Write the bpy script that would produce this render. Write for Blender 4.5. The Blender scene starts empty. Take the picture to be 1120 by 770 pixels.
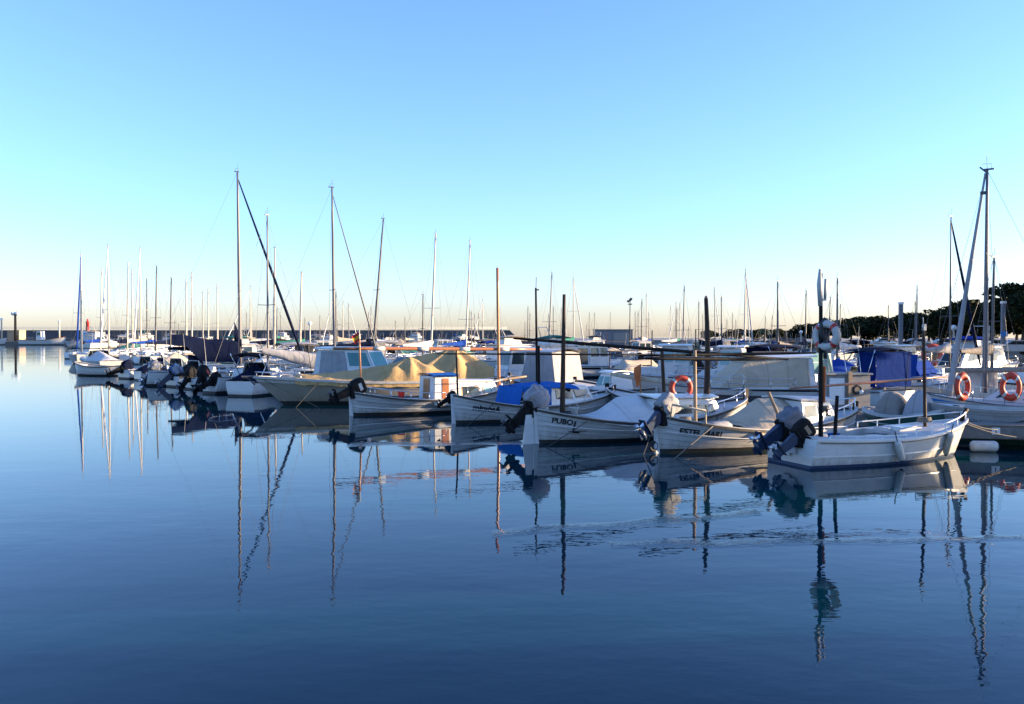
import bpy, bmesh, math, random
from mathutils import Vector, Matrix, noise
R = math.radians
random.seed(7)
SC = bpy.context.scene
COL = SC.collection

# ------------------------------------------------------------------ camera, sky, sun, exposure
CAM_H = 3.0
F_PX = 970.0          # focal length in photo pixels (photo is 1120 wide)
HOR = 367.0           # horizon row in the photo
cam_d = bpy.data.cameras.new('camera'); cam = bpy.data.objects.new('camera', cam_d); COL.objects.link(cam)
cam_d.sensor_width = 36.0; cam_d.lens = 36.0 * F_PX / 1120.0
cam_d.clip_start = 0.1; cam_d.clip_end = 8000
cam.location = (0, 0, CAM_H)
cam.rotation_euler = (R(90) - math.atan((385 - HOR) / F_PX), 0, 0)
SC.camera = cam

SUN_EL, SUN_AZ = 8.5, 89.0      # azimuth clockwise from the view direction (+Y)
world = bpy.data.worlds.new('World'); SC.world = world; world.use_nodes = True
wn, wl = world.node_tree.nodes, world.node_tree.links
bg = wn['Background']
sky = wn.new('ShaderNodeTexSky'); sky.sky_type = 'NISHITA'; sky.sun_disc = False
sky.sun_elevation = R(SUN_EL); sky.sun_rotation = R(SUN_AZ)
sky.altitude = 0; sky.air_density = 1.0; sky.dust_density = 0.6; sky.ozone_density = 1.6
hs = wn.new('ShaderNodeHueSaturation'); hs.inputs['Saturation'].default_value = 1.0
wb = wn.new('ShaderNodeVectorMath'); wb.operation = 'MULTIPLY'   # cool white balance, a little warmer low over the horizon
wtc = wn.new('ShaderNodeTexCoord'); wsp = wn.new('ShaderNodeSeparateXYZ'); wl.new(wtc.outputs['Generated'], wsp.inputs[0])
wmr = wn.new('ShaderNodeMapRange'); wmr.interpolation_type = 'SMOOTHSTEP'; wmr.inputs['From Min'].default_value = 0.0; wmr.inputs['From Max'].default_value = 0.13
wl.new(wsp.outputs['Z'], wmr.inputs['Value'])
wmx = wn.new('ShaderNodeMix'); wmx.data_type = 'RGBA'; wmx.inputs[6].default_value = (1.06, 1.19, 2.1, 1); wmx.inputs[7].default_value = (0.97, 1.28, 2.05, 1)
wl.new(wmr.outputs[0], wmx.inputs[0]); wl.new(wmx.outputs[2], wb.inputs[1])
wl.new(sky.outputs[0], hs.inputs['Color']); wl.new(hs.outputs[0], wb.inputs[0]); wl.new(wb.outputs[0], bg.inputs['Color'])
bg.inputs['Strength'].default_value = 0.078
sd = bpy.data.lights.new('sun', 'SUN'); so = bpy.data.objects.new('sun', sd); COL.objects.link(so)
sd.energy = 5.0; sd.angle = R(0.5); sd.color = (1.0, 0.74, 0.46)
sdir = Vector((math.sin(R(SUN_AZ)) * math.cos(R(SUN_EL)), math.cos(R(SUN_AZ)) * math.cos(R(SUN_EL)), math.sin(R(SUN_EL))))
so.rotation_euler = sdir.to_track_quat('Z', 'Y').to_euler(); so.location = (60, -10, 40)
SC.view_settings.view_transform = 'Standard'; SC.view_settings.look = 'None'
SC.view_settings.exposure = 1.79; SC.view_settings.gamma = 1.0; SC.view_settings.use_curve_mapping = False
SC.cycles.max_bounces = 8; SC.cycles.glossy_bounces = 4; SC.cycles.transmission_bounces = 4
SC.cycles.use_denoising = True; SC.cycles.sample_clamp_indirect = 6.0

def wx(px, D): return (px - 560.0) * D / F_PX
def wz(py, D): return CAM_H - (py - HOR) * D / F_PX
def wp(px, py, D): return Vector((wx(px, D), D, wz(py, D)))
def dist(py): return CAM_H * F_PX / (py - HOR)

# ------------------------------------------------------------------ materials
def mat(name, col, rough=0.5, col2=None, nscale=6.0, metal=0.0, bump=0.0, bscale=30.0, stretch=(1, 1, 1), coat=0.0, ramp=(0.35, 0.75), alpha=None, spec=0.5):
    m = bpy.data.materials.new(name); m.use_nodes = True
    nt = m.node_tree; b = nt.nodes['Principled BSDF']
    b.inputs['Base Color'].default_value = (*col, 1); b.inputs['Roughness'].default_value = rough
    b.inputs['Metallic'].default_value = metal; b.inputs['Coat Weight'].default_value = coat
    b.inputs['Specular IOR Level'].default_value = spec
    tc = nt.nodes.new('ShaderNodeTexCoord'); mp = nt.nodes.new('ShaderNodeMapping'); mp.inputs['Scale'].default_value = stretch
    nt.links.new(tc.outputs['Object'], mp.inputs['Vector'])
    if col2 is not None:
        n = nt.nodes.new('ShaderNodeTexNoise'); n.inputs['Scale'].default_value = nscale; n.inputs['Detail'].default_value = 5; n.inputs['Roughness'].default_value = 0.65
        nt.links.new(mp.outputs[0], n.inputs['Vector'])
        r = nt.nodes.new('ShaderNodeValToRGB'); r.color_ramp.elements[0].position = ramp[0]; r.color_ramp.elements[1].position = ramp[1]
        r.color_ramp.elements[0].color = (*col, 1); r.color_ramp.elements[1].color = (*col2, 1)
        nt.links.new(n.outputs['Fac'], r.inputs['Fac']); nt.links.new(r.outputs['Color'], b.inputs['Base Color'])
    if bump:
        n2 = nt.nodes.new('ShaderNodeTexNoise'); n2.inputs['Scale'].default_value = bscale; n2.inputs['Detail'].default_value = 4
        nt.links.new(mp.outputs[0], n2.inputs['Vector'])
        bp = nt.nodes.new('ShaderNodeBump'); bp.inputs['Strength'].default_value = bump; bp.inputs['Distance'].default_value = 0.05
        nt.links.new(n2.outputs['Fac'], bp.inputs['Height']); nt.links.new(bp.outputs[0], b.inputs['Normal'])
    return m

def plank_mat(name, col, col2, seam, n=9.0, rough=0.4):
    """painted planks: seams follow the sheer through the hull's own UV (u = metres along, v = height 0..1)"""
    m = mat(name, col, rough, col2, 3.0, stretch=(0.6, 1, 2.5))
    nt = m.node_tree; b = nt.nodes['Principled BSDF']
    uv = nt.nodes.new('ShaderNodeUVMap'); sp = nt.nodes.new('ShaderNodeSeparateXYZ'); nt.links.new(uv.outputs[0], sp.inputs[0])
    mul = nt.nodes.new('ShaderNodeMath'); mul.operation = 'MULTIPLY'; mul.inputs[1].default_value = n; nt.links.new(sp.outputs['Y'], mul.inputs[0])
    fr = nt.nodes.new('ShaderNodeMath'); fr.operation = 'FRACT'; nt.links.new(mul.outputs[0], fr.inputs[0])
    lt = nt.nodes.new('ShaderNodeMath'); lt.operation = 'LESS_THAN'; lt.inputs[1].default_value = 0.11; nt.links.new(fr.outputs[0], lt.inputs[0])
    sc = nt.nodes.new('ShaderNodeMath'); sc.operation = 'MULTIPLY'; sc.inputs[1].default_value = 0.6; nt.links.new(lt.outputs[0], sc.inputs[0])
    mx = nt.nodes.new('ShaderNodeMix'); mx.data_type = 'RGBA'
    src = b.inputs['Base Color'].links[0].from_socket
    nt.links.new(src, mx.inputs[6]); mx.inputs[7].default_value = (*seam, 1); nt.links.new(sc.outputs[0], mx.inputs[0])
    nt.links.new(mx.outputs[2], b.inputs['Base Color'])
    bp = nt.nodes.new('ShaderNodeBump'); bp.inputs['Strength'].default_value = 0.5; bp.inputs['Distance'].default_value = 0.01; bp.invert = True
    nt.links.new(lt.outputs[0], bp.inputs['Height']); nt.links.new(bp.outputs[0], b.inputs['Normal'])
    return m

def grime(m, amount=0.55, col=(0.16, 0.13, 0.08)):
    """waterline scum and run marks on hulls (the hull's own UV: v = height)"""
    nt = m.node_tree; b = nt.nodes['Principled BSDF']; src = b.inputs['Base Color'].links[0].from_socket
    uv = nt.nodes.new('ShaderNodeUVMap'); sp = nt.nodes.new('ShaderNodeSeparateXYZ'); nt.links.new(uv.outputs[0], sp.inputs[0])
    mp = nt.nodes.new('ShaderNodeMapping'); mp.inputs['Scale'].default_value = (3.5, 1.2, 1); nt.links.new(uv.outputs[0], mp.inputs[0])
    n = nt.nodes.new('ShaderNodeTexNoise'); n.inputs['Scale'].default_value = 2.2; n.inputs['Detail'].default_value = 5; nt.links.new(mp.outputs[0], n.inputs['Vector'])
    def mr(v, a, b_, c=0.0, d=1.0):
        k = nt.nodes.new('ShaderNodeMapRange'); k.inputs['From Min'].default_value = a; k.inputs['From Max'].default_value = b_; k.inputs['To Min'].default_value = c; k.inputs['To Max'].default_value = d; nt.links.new(v, k.inputs['Value']); return k.outputs[0]
    def mu(a, b_):
        k = nt.nodes.new('ShaderNodeMath'); k.operation = 'MULTIPLY'
        for q, i in ((a, 0), (b_, 1)):
            if isinstance(q, float): k.inputs[i].default_value = q
            else: nt.links.new(q, k.inputs[i])
        return k.outputs[0]
    on = nt.nodes.new('ShaderNodeMath'); on.operation = 'GREATER_THAN'; on.inputs[1].default_value = 0.02; nt.links.new(sp.outputs['Y'], on.inputs[0])
    low = mu(mr(sp.outputs['Y'], 0.62, 0.40), mr(n.outputs['Fac'], 0.35, 0.6))
    mp2 = nt.nodes.new('ShaderNodeMapping'); mp2.inputs['Scale'].default_value = (14, 0.6, 1); nt.links.new(uv.outputs[0], mp2.inputs[0])
    n2 = nt.nodes.new('ShaderNodeTexNoise'); n2.inputs['Scale'].default_value = 1.0; n2.inputs['Detail'].default_value = 3; nt.links.new(mp2.outputs[0], n2.inputs['Vector'])
    run = mu(mr(n2.outputs['Fac'], 0.60, 0.72), 0.45)
    mxm = nt.nodes.new('ShaderNodeMath'); mxm.operation = 'MAXIMUM'; nt.links.new(low, mxm.inputs[0]); nt.links.new(run, mxm.inputs[1])
    f = mu(mu(mxm.outputs[0], on.outputs[0]), amount)
    mx = nt.nodes.new('ShaderNodeMix'); mx.data_type = 'RGBA'; nt.links.new(src, mx.inputs[6]); mx.inputs[7].default_value = (*col, 1); nt.links.new(f, mx.inputs[0])
    nt.links.new(mx.outputs[2], b.inputs['Base Color'])

M = {}
M['white'] = mat('white_gelcoat', (0.60, 0.60, 0.58), 0.28, (0.46, 0.45, 0.42), 2.2, stretch=(0.7, 0.7, 2.0), ramp=(0.45, 0.85))
M['white_far'] = mat('white_gelcoat_weathered', (0.52, 0.52, 0.51), 0.32, (0.34, 0.33, 0.31), 1.8, ramp=(0.4, 0.85))
M['deckw'] = mat('white_deck_paint', (0.52, 0.52, 0.50), 0.55, (0.35, 0.34, 0.32), 3.0, bump=0.15, bscale=60)
M['plank'] = plank_mat('white_painted_planks', (0.58, 0.57, 0.545), (0.42, 0.41, 0.385), (0.13, 0.125, 0.12))
M['plank_grey'] = plank_mat('grey_painted_planks', (0.36, 0.36, 0.36), (0.27, 0.27, 0.27), (0.1, 0.1, 0.1))
M['beige'] = mat('cream_gelcoat', (0.36, 0.32, 0.26), 0.35, (0.28, 0.25, 0.20), 2.0, stretch=(0.6, 1, 2))
for k_ in ('white', 'plank', 'plank_grey', 'beige'): grime(M[k_])
M['anti'] = mat('black_antifouling', (0.012, 0.013, 0.016), 0.6, (0.03, 0.035, 0.03), 8)
M['anti_blue'] = mat('blue_antifouling', (0.01, 0.035, 0.10), 0.55, (0.03, 0.05, 0.09), 8)
M['anti_green'] = mat('green_topside_paint', (0.03, 0.10, 0.08), 0.4, (0.05, 0.12, 0.10), 5)
M['rub'] = mat('dark_rubbing_strake', (0.025, 0.02, 0.017), 0.5, (0.05, 0.04, 0.03), 12)
M['wood'] = mat('dark_weathered_wood', (0.028, 0.018, 0.013), 0.6, (0.07, 0.042, 0.026), 9, stretch=(4, 4, 0.6), bump=0.2, spec=.2)
M['varnish'] = mat('varnished_wood', (0.36, 0.14, 0.05), 0.3, (0.24, 0.09, 0.03), 8, stretch=(3, 3, 0.5), coat=0.4)
M['woodlight'] = mat('weathered_pale_wood', (0.30, 0.22, 0.14), 0.7, (0.18, 0.13, 0.08), 9, stretch=(5, 5, 0.6), bump=0.2)
M['black'] = mat('black_paint', (0.010, 0.010, 0.011), 0.6, (0.022, 0.022, 0.022), 10, spec=.06)
M['motor_blue'] = mat('dark_blue_motor_enamel', (0.012, 0.03, 0.07), 0.3, (0.02, 0.035, 0.07), 8)
M['motor_cover'] = mat('grey_motor_cover_cloth', (0.16, 0.17, 0.20), 0.75, (0.10, 0.11, 0.13), 5, bump=0.5, bscale=9)
M['motor_cover_light'] = mat('pale_grey_motor_cover_cloth', (0.28, 0.28, 0.29), 0.8, (0.20, 0.20, 0.21), 5, bump=0.5, bscale=9)
M['motor_cover_mid'] = mat('mid_grey_motor_cover_cloth', (0.30, 0.30, 0.32), 0.75, (0.2, 0.2, 0.22), 5, bump=0.6, bscale=7)
M['motor_cover_blue'] = mat('blue_motor_cover_cloth', (0.03, 0.09, 0.22), 0.8, (0.02, 0.06, 0.15), 5, bump=0.5, bscale=9)
def cloth(n, c, c2):
    """woven canvas sewn from panels: a darker double-stitched seam every 0.8 m, weather stains"""
    m = M[n] = mat(n + '_canvas', c, 0.85, c2, 2.5, bump=0.6, bscale=4, spec=0.06)
    nt = m.node_tree; b = nt.nodes['Principled BSDF']; src = b.inputs['Base Color'].links[0].from_socket
    tc = nt.nodes.new('ShaderNodeTexCoord'); sp = nt.nodes.new('ShaderNodeSeparateXYZ'); nt.links.new(tc.outputs['Object'], sp.inputs[0])
    def mth(op, a, k):
        q = nt.nodes.new('ShaderNodeMath'); q.operation = op; nt.links.new(a, q.inputs[0]); q.inputs[1].default_value = k; return q.outputs[0]
    seam = mth('MULTIPLY', mth('LESS_THAN', mth('FRACT', mth('MULTIPLY', sp.outputs['X'], 1.25), 0), .045), .45)
    n3 = nt.nodes.new('ShaderNodeTexNoise'); n3.inputs['Scale'].default_value = .9; n3.inputs['Detail'].default_value = 6; n3.inputs['Roughness'].default_value = .7; nt.links.new(tc.outputs['Object'], n3.inputs['Vector'])
    st = nt.nodes.new('ShaderNodeMapRange'); st.inputs['From Min'].default_value = .52; st.inputs['From Max'].default_value = .75; st.inputs['To Max'].default_value = .4; nt.links.new(n3.outputs['Fac'], st.inputs['Value'])
    ad = nt.nodes.new('ShaderNodeMath'); ad.operation = 'MAXIMUM'; nt.links.new(seam, ad.inputs[0]); nt.links.new(st.outputs[0], ad.inputs[1])
    mx = nt.nodes.new('ShaderNodeMix'); mx.data_type = 'RGBA'; nt.links.new(src, mx.inputs[6]); mx.inputs[7].default_value = (c[0] * .45, c[1] * .42, c[2] * .38, 1); nt.links.new(ad.outputs[0], mx.inputs[0]); nt.links.new(mx.outputs[2], b.inputs['Base Color'])
cloth('navy', (0.004, 0.008, 0.026), (0.006, 0.011, 0.034)); M['navy'].node_tree.nodes['Principled BSDF'].inputs['Specular IOR Level'].default_value = .08; cloth('royal', (0.007, 0.035, 0.21), (0.010, 0.045, 0.25))
cloth('sky', (0.015, 0.10, 0.36), (0.02, 0.13, 0.42)); cloth('cream', (0.50, 0.42, 0.31), (0.42, 0.35, 0.26)); cloth('sand', (0.50, 0.34, 0.16), (0.42, 0.29, 0.14))
cloth('greyc', (0.34, 0.34, 0.35), (0.27, 0.27, 0.28)); cloth('whitec', (0.60, 0.59, 0.57), (0.50, 0.49, 0.48)); cloth('taupe', (0.26, 0.23, 0.20), (0.2, 0.18, 0.16))
cloth('greenc', (0.03, 0.16, 0.13), (0.04, 0.18, 0.14)); cloth('blackc', (0.012, 0.012, 0.014), (0.02, 0.02, 0.022)); cloth('redc', (0.35, 0.04, 0.03), (0.3, 0.05, 0.03))
M['glass'] = mat('dark_window_glass', (0.02, 0.03, 0.035), 0.06, (0.03, 0.045, 0.05), 2)
M['teal'] = mat('teal_window_glass', (0.03, 0.16, 0.16), 0.08, (0.05, 0.22, 0.22), 1.5)
M['paleglass'] = mat('pale_green_windscreen', (0.16, 0.30, 0.32), 0.08, (0.22, 0.38, 0.40), 1.5)
M['steel'] = mat('stainless_steel', (0.62, 0.62, 0.63), 0.22, (0.5, 0.5, 0.5), 20, metal=1.0)
M['alu'] = mat('anodised_mast_aluminium', (0.13, 0.13, 0.14), 0.5, (0.10, 0.10, 0.11), 6, metal=0.2, stretch=(1, 1, .2))
M['mastwhite'] = mat('white_painted_mast', (0.46, 0.41, 0.34), 0.45, (0.36, 0.33, 0.28), 5, stretch=(1, 1, .2))
M['mastdark'] = mat('grey_mast_paint', (0.06, 0.06, 0.065), 0.5, (0.09, 0.09, 0.09), 5)
M['wire'] = mat('rigging_wire', (0.10, 0.10, 0.105), 0.5, (0.14, 0.14, 0.14), 30, spec=.2)
M['rope'] = mat('rope_fibre', (0.20, 0.18, 0.15), 0.9, (0.10, 0.09, 0.08), 40, bump=0.4, bscale=120)
M['ropedark'] = mat('dark_wet_rope', (0.03, 0.035, 0.04), 0.8, (0.05, 0.05, 0.05), 40)
M['fender'] = mat('white_fender_vinyl', (0.62, 0.60, 0.55), 0.5, (0.45, 0.43, 0.38), 6)
M['orange'] = mat('red_lifebuoy_plastic', (0.50, 0.045, 0.015), 0.55, (0.38, 0.04, 0.02), 6)
M['lbwhite'] = mat('white_lifebuoy_plastic', (0.50, 0.485, 0.45), 0.6, (0.34, 0.33, 0.30), 6)
M['tape'] = mat('grey_reflective_tape', (0.5, 0.5, 0.48), 0.4, (0.4, 0.4, 0.4), 10)
M['concrete'] = mat('pontoon_concrete', (0.20, 0.19, 0.17), 0.85, (0.12, 0.115, 0.105), 4, bump=0.4, bscale=20)
M['deckplank'] = mat('pontoon_timber', (0.14, 0.12, 0.10), 0.8, (0.2, 0.18, 0.15), 6, stretch=(1, 6, 1), bump=0.3)
M['quay'] = mat('quay_paving', (0.26, 0.25, 0.23), 0.85, (0.2, 0.19, 0.18), 0.8, bump=0.2)
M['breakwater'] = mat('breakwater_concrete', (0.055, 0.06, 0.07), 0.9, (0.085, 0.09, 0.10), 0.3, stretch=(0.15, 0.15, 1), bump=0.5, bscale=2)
M['stone'] = mat('sandstone_render', (0.42, 0.30, 0.19), 0.8, (0.36, 0.26, 0.17), 2, bump=0.2)
M['grey_build'] = mat('grey_harbour_cladding', (0.17, 0.18, 0.20), 0.7, (0.13, 0.135, 0.15), 1, bump=0.1)
M['redpaint'] = mat('red_paint', (0.45, 0.03, 0.025), 0.4, (0.38, 0.04, 0.03), 6)
M['yellow'] = mat('yellow_cloth', (0.65, 0.40, 0.02), 0.8, (0.6, 0.36, 0.03), 6)
M['redcloth'] = mat('red_cloth', (0.5, 0.02, 0.02), 0.8, (0.42, 0.03, 0.02), 6)
M['orangecloth'] = mat('orange_cloth', (0.55, 0.14, 0.03), 0.8, (0.45, 0.11, 0.03), 6)
M['bluepaint'] = mat('blue_stripe_paint', (0.02, 0.17, 0.50), 0.35, (0.03, 0.2, 0.52), 6)
M['signwhite'] = mat('white_sign_enamel', (0.75, 0.75, 0.73), 0.4, (0.65, 0.65, 0.62), 8)
M['ink'] = mat('black_lettering', (0.012, 0.012, 0.015), 0.5, (0.03, 0.03, 0.03), 15)
M['bark'] = mat('tree_bark', (0.07, 0.05, 0.035), 0.9, (0.11, 0.085, 0.06), 8, bump=0.6)
M['leaf'] = mat('dark_foliage', (0.008, 0.013, 0.004), 0.85, (0.018, 0.025, 0.007), 0.9, spec=.15)
M['leaf2'] = mat('olive_foliage', (0.022, 0.029, 0.008), 0.85, (0.045, 0.05, 0.014), 0.9, spec=.15)
M['palm'] = mat('palm_foliage', (0.05, 0.07, 0.02), 0.6, (0.09, 0.1, 0.03), 2)
M['rubber'] = mat('tyre_rubber', (0.015, 0.015, 0.016), 0.8, (0.03, 0.03, 0.03), 10)
M['carsilver'] = mat('silver_car_paint', (0.50, 0.52, 0.55), 0.25, (0.46, 0.48, 0.5), 3, coat=0.6)
M['carwhite'] = mat('white_car_paint', (0.74, 0.74, 0.74), 0.25, (0.68, 0.68, 0.68), 3, coat=0.6)
M['cardark'] = mat('dark_blue_car_paint', (0.03, 0.04, 0.07), 0.25, (0.04, 0.05, 0.08), 3, coat=0.6)
M['lampglobe'] = mat('opal_lamp_globe', (0.75, 0.75, 0.72), 0.25, (0.68, 0.68, 0.66), 6)
M['boxgrey'] = mat('grey_locker_board', (0.27, 0.26, 0.24), 0.7, (0.2, 0.19, 0.18), 5, bump=0.1)
M['darkgrey'] = mat('charcoal_stripe_paint', (0.07, 0.075, 0.085), 0.35, (0.09, 0.09, 0.1), 4)

# ------------------------------------------------------------------ mesh builder
class MB:
    def __init__(s): s.v = []; s.f = []; s.m = []; s.sm = []; s.uv = {}
    def vert(s, p, uv=None):
        s.v.append(tuple(p))
        if uv is not None: s.uv[len(s.v) - 1] = uv
        return len(s.v) - 1
    def face(s, idx, m=0, sm=False): s.f.append(tuple(idx)); s.m.append(m); s.sm.append(sm)
    def prism(s, bot, top, m=0):
        a = [s.vert(p) for p in bot]; b = [s.vert(p) for p in top]; n = len(a)
        s.face(a[::-1], m); s.face(b, m)
        for i in range(n): s.face((a[i], a[(i + 1) % n], b[(i + 1) % n], b[i]), m)
        return s
    def box(s, c, d, m=0, rz=0.0, ry=0.0, taper=1.0):
        hx, hy, hz = d[0] / 2, d[1] / 2, d[2] / 2
        mt = Matrix.Translation(c) @ Matrix.Rotation(rz, 4, 'Z') @ Matrix.Rotation(ry, 4, 'Y')
        q = [(-hx, -hy), (hx, -hy), (hx, hy), (-hx, hy)]
        return s.prism([mt @ Vector((x, y, -hz)) for x, y in q], [mt @ Vector((x * taper, y * taper, hz)) for x, y in q], m)
    def tube(s, pts, r, n=8, m=0, cap=True):
        pts = [Vector(p) for p in pts]; k = len(pts)
        rr = r if isinstance(r, (list, tuple)) else [r] * k
        rings = []; ref = None
        for i, p in enumerate(pts):
            t = (pts[min(i + 1, k - 1)] - pts[max(i - 1, 0)]).normalized()
            if ref is None: ref = t.orthogonal().normalized()
            else:
                ref = ref - t * ref.dot(t)
                ref = ref.normalized() if ref.length > 1e-6 else t.orthogonal().normalized()
            b = t.cross(ref)
            rings.append([s.vert(p + (ref * math.cos(2 * math.pi * j / n) + b * math.sin(2 * math.pi * j / n)) * rr[i]) for j in range(n)])
        for i in range(k - 1):
            for j in range(n):
                s.face((rings[i][j], rings[i][(j + 1) % n], rings[i + 1][(j + 1) % n], rings[i + 1][j]), m, n > 4)
        if cap: s.face(rings[0][::-1], m); s.face(rings[-1], m)
        return s
    def lathe(s, prof, c=(0, 0, 0), n=12, m=0):
        rings = [[s.vert((c[0] + r * math.cos(2 * math.pi * j / n), c[1] + r * math.sin(2 * math.pi * j / n), c[2] + z)) for j in range(n)] for r, z in prof]
        for i in range(len(prof) - 1):
            for j in range(n): s.face((rings[i][j], rings[i][(j + 1) % n], rings[i + 1][(j + 1) % n], rings[i + 1][j]), m, True)
        s.face(rings[0][::-1], m); s.face(rings[-1], m)
        return s
    def grid(s, fn, nu, nv, m=0, sm=True):
        idx = [[s.vert(fn(i / nu, j / nv)) for j in range(nv + 1)] for i in range(nu + 1)]
        for i in range(nu):
            for j in range(nv): s.face((idx[i][j], idx[i + 1][j], idx[i + 1][j + 1], idx[i][j + 1]), m, sm)
        return s
    def sheet(s, fn, nu, nv, th=0.012, m=0, sm=True):
        """a grid with thickness (shell downwards)"""
        s.grid(fn, nu, nv, m, sm)
        s.grid(lambda u, v: Vector(fn(u, 1 - v)) - Vector((0, 0, th)), nu, nv, m, sm)
        return s
    def blob(s, c, r, nu=14, nv=10, m=0, e=0.7, wob=0.0, seed=0.0):
        def sp(x): return math.copysign(abs(x) ** e, x)
        def fn(u, v):
            a = 2 * math.pi * u; b = math.pi * (v - 0.5)
            p = Vector((sp(math.cos(a)) * sp(math.cos(b)), sp(math.sin(a)) * sp(math.cos(b)), sp(math.sin(b))))
            if wob: p *= 1 + wob * noise.noise(Vector((p.x * 2.3 + seed, p.y * 2.3, p.z * 2.3)))
            return (c[0] + p.x * r[0], c[1] + p.y * r[1], c[2] + p.z * r[2])
        return s.grid(fn, nu, nv, m)
    def torus(s, c, R0, r0, axis='Y', n=24, k=8, mfn=None, m=0, tilt=None):
        idx = []
        for i in range(n):
            a = 2 * math.pi * i / n; ring = []
            for j in range(k):
                b = 2 * math.pi * j / k; rad = R0 + r0 * math.cos(b); h = r0 * math.sin(b)
                p = Vector((rad * math.cos(a), h, rad * math.sin(a))) if axis == 'Y' else Vector((rad * math.cos(a), rad * math.sin(a), h))
                if tilt: p = tilt @ p
                ring.append(s.vert(Vector(c) + p))
            idx.append(ring)
        for i in range(n):
            mm = mfn(i / n) if mfn else m
            for j in range(k): s.face((idx[i][j], idx[(i + 1) % n][j], idx[(i + 1) % n][(j + 1) % k], idx[i][(j + 1) % k]), mm, True)
        return s
    def xform(s, mt, start=0):
        for i in range(start, len(s.v)): s.v[i] = tuple(mt @ Vector(s.v[i]))
        return s
    def build(s, name, mats, parent=None, bevel=0.0, recalc=True):
        me = bpy.data.meshes.new(name); me.from_pydata([tuple(p) for p in s.v], [], s.f)
        if not isinstance(mats, (list, tuple)): mats = [mats]
        for m in mats: me.materials.append(M[m] if isinstance(m, str) else m)
        me.polygons.foreach_set('material_index', s.m); me.polygons.foreach_set('use_smooth', s.sm)
        if s.uv:
            ul = me.uv_layers.new(name='UVMap')
            for lp in me.loops: ul.data[lp.index].uv = s.uv.get(lp.vertex_index, (0, 0))
        bm = bmesh.new(); bm.from_mesh(me)
        if recalc: bmesh.ops.recalc_face_normals(bm, faces=bm.faces)
        if bevel:
            try: bmesh.ops.bevel(bm, geom=[e for e in bm.edges if len(e.link_faces) == 2 and e.calc_face_angle(0) > 0.6], offset=bevel, segments=2, affect='EDGES', clamp_overlap=True)
            except Exception: pass
        bm.to_mesh(me); bm.free(); me.update()
        o = bpy.data.objects.new(name, me); COL.objects.link(o)
        if parent is not None: o.parent = parent
        return o

LABELS = set()
def tag(o, label, cat, group=None):
    o['label'] = label; o['category'] = cat
    if group: o['group'] = group
    elif 'group' in o: del o['group']
    LABELS.add(label)
    return o
def thing(name, label, cat, loc=(0, 0, 0), rz=0.0, group=None):
    o = bpy.data.objects.new(name, None); COL.objects.link(o); o.empty_display_size = 0.2
    o.location = loc; o.rotation_euler = (0, 0, rz)
    return tag(o, label, cat, group)
def sub_empty(name, parent):
    o = bpy.data.objects.new(name, None); COL.objects.link(o); o.parent = parent; return o
def struct(o): o['kind'] = 'structure'; return o
def copy_tree(o, parent=None):
    c = o.copy(); COL.objects.link(c)
    if parent is not None: c.parent = parent
    for ch in list(o.children): copy_tree(ch, c)
    return c
def recolour(o, table):
    """give the canvas / stripe slots of this copy a material of its own"""
    for ch in [o] + list(o.children_recursive):
        if ch.type != 'MESH': continue
        for i, sl in enumerate(ch.material_slots):
            old = ch.data.materials[i].name
            if old in table: sl.link = 'OBJECT'; sl.material = M[table[old]]

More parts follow.
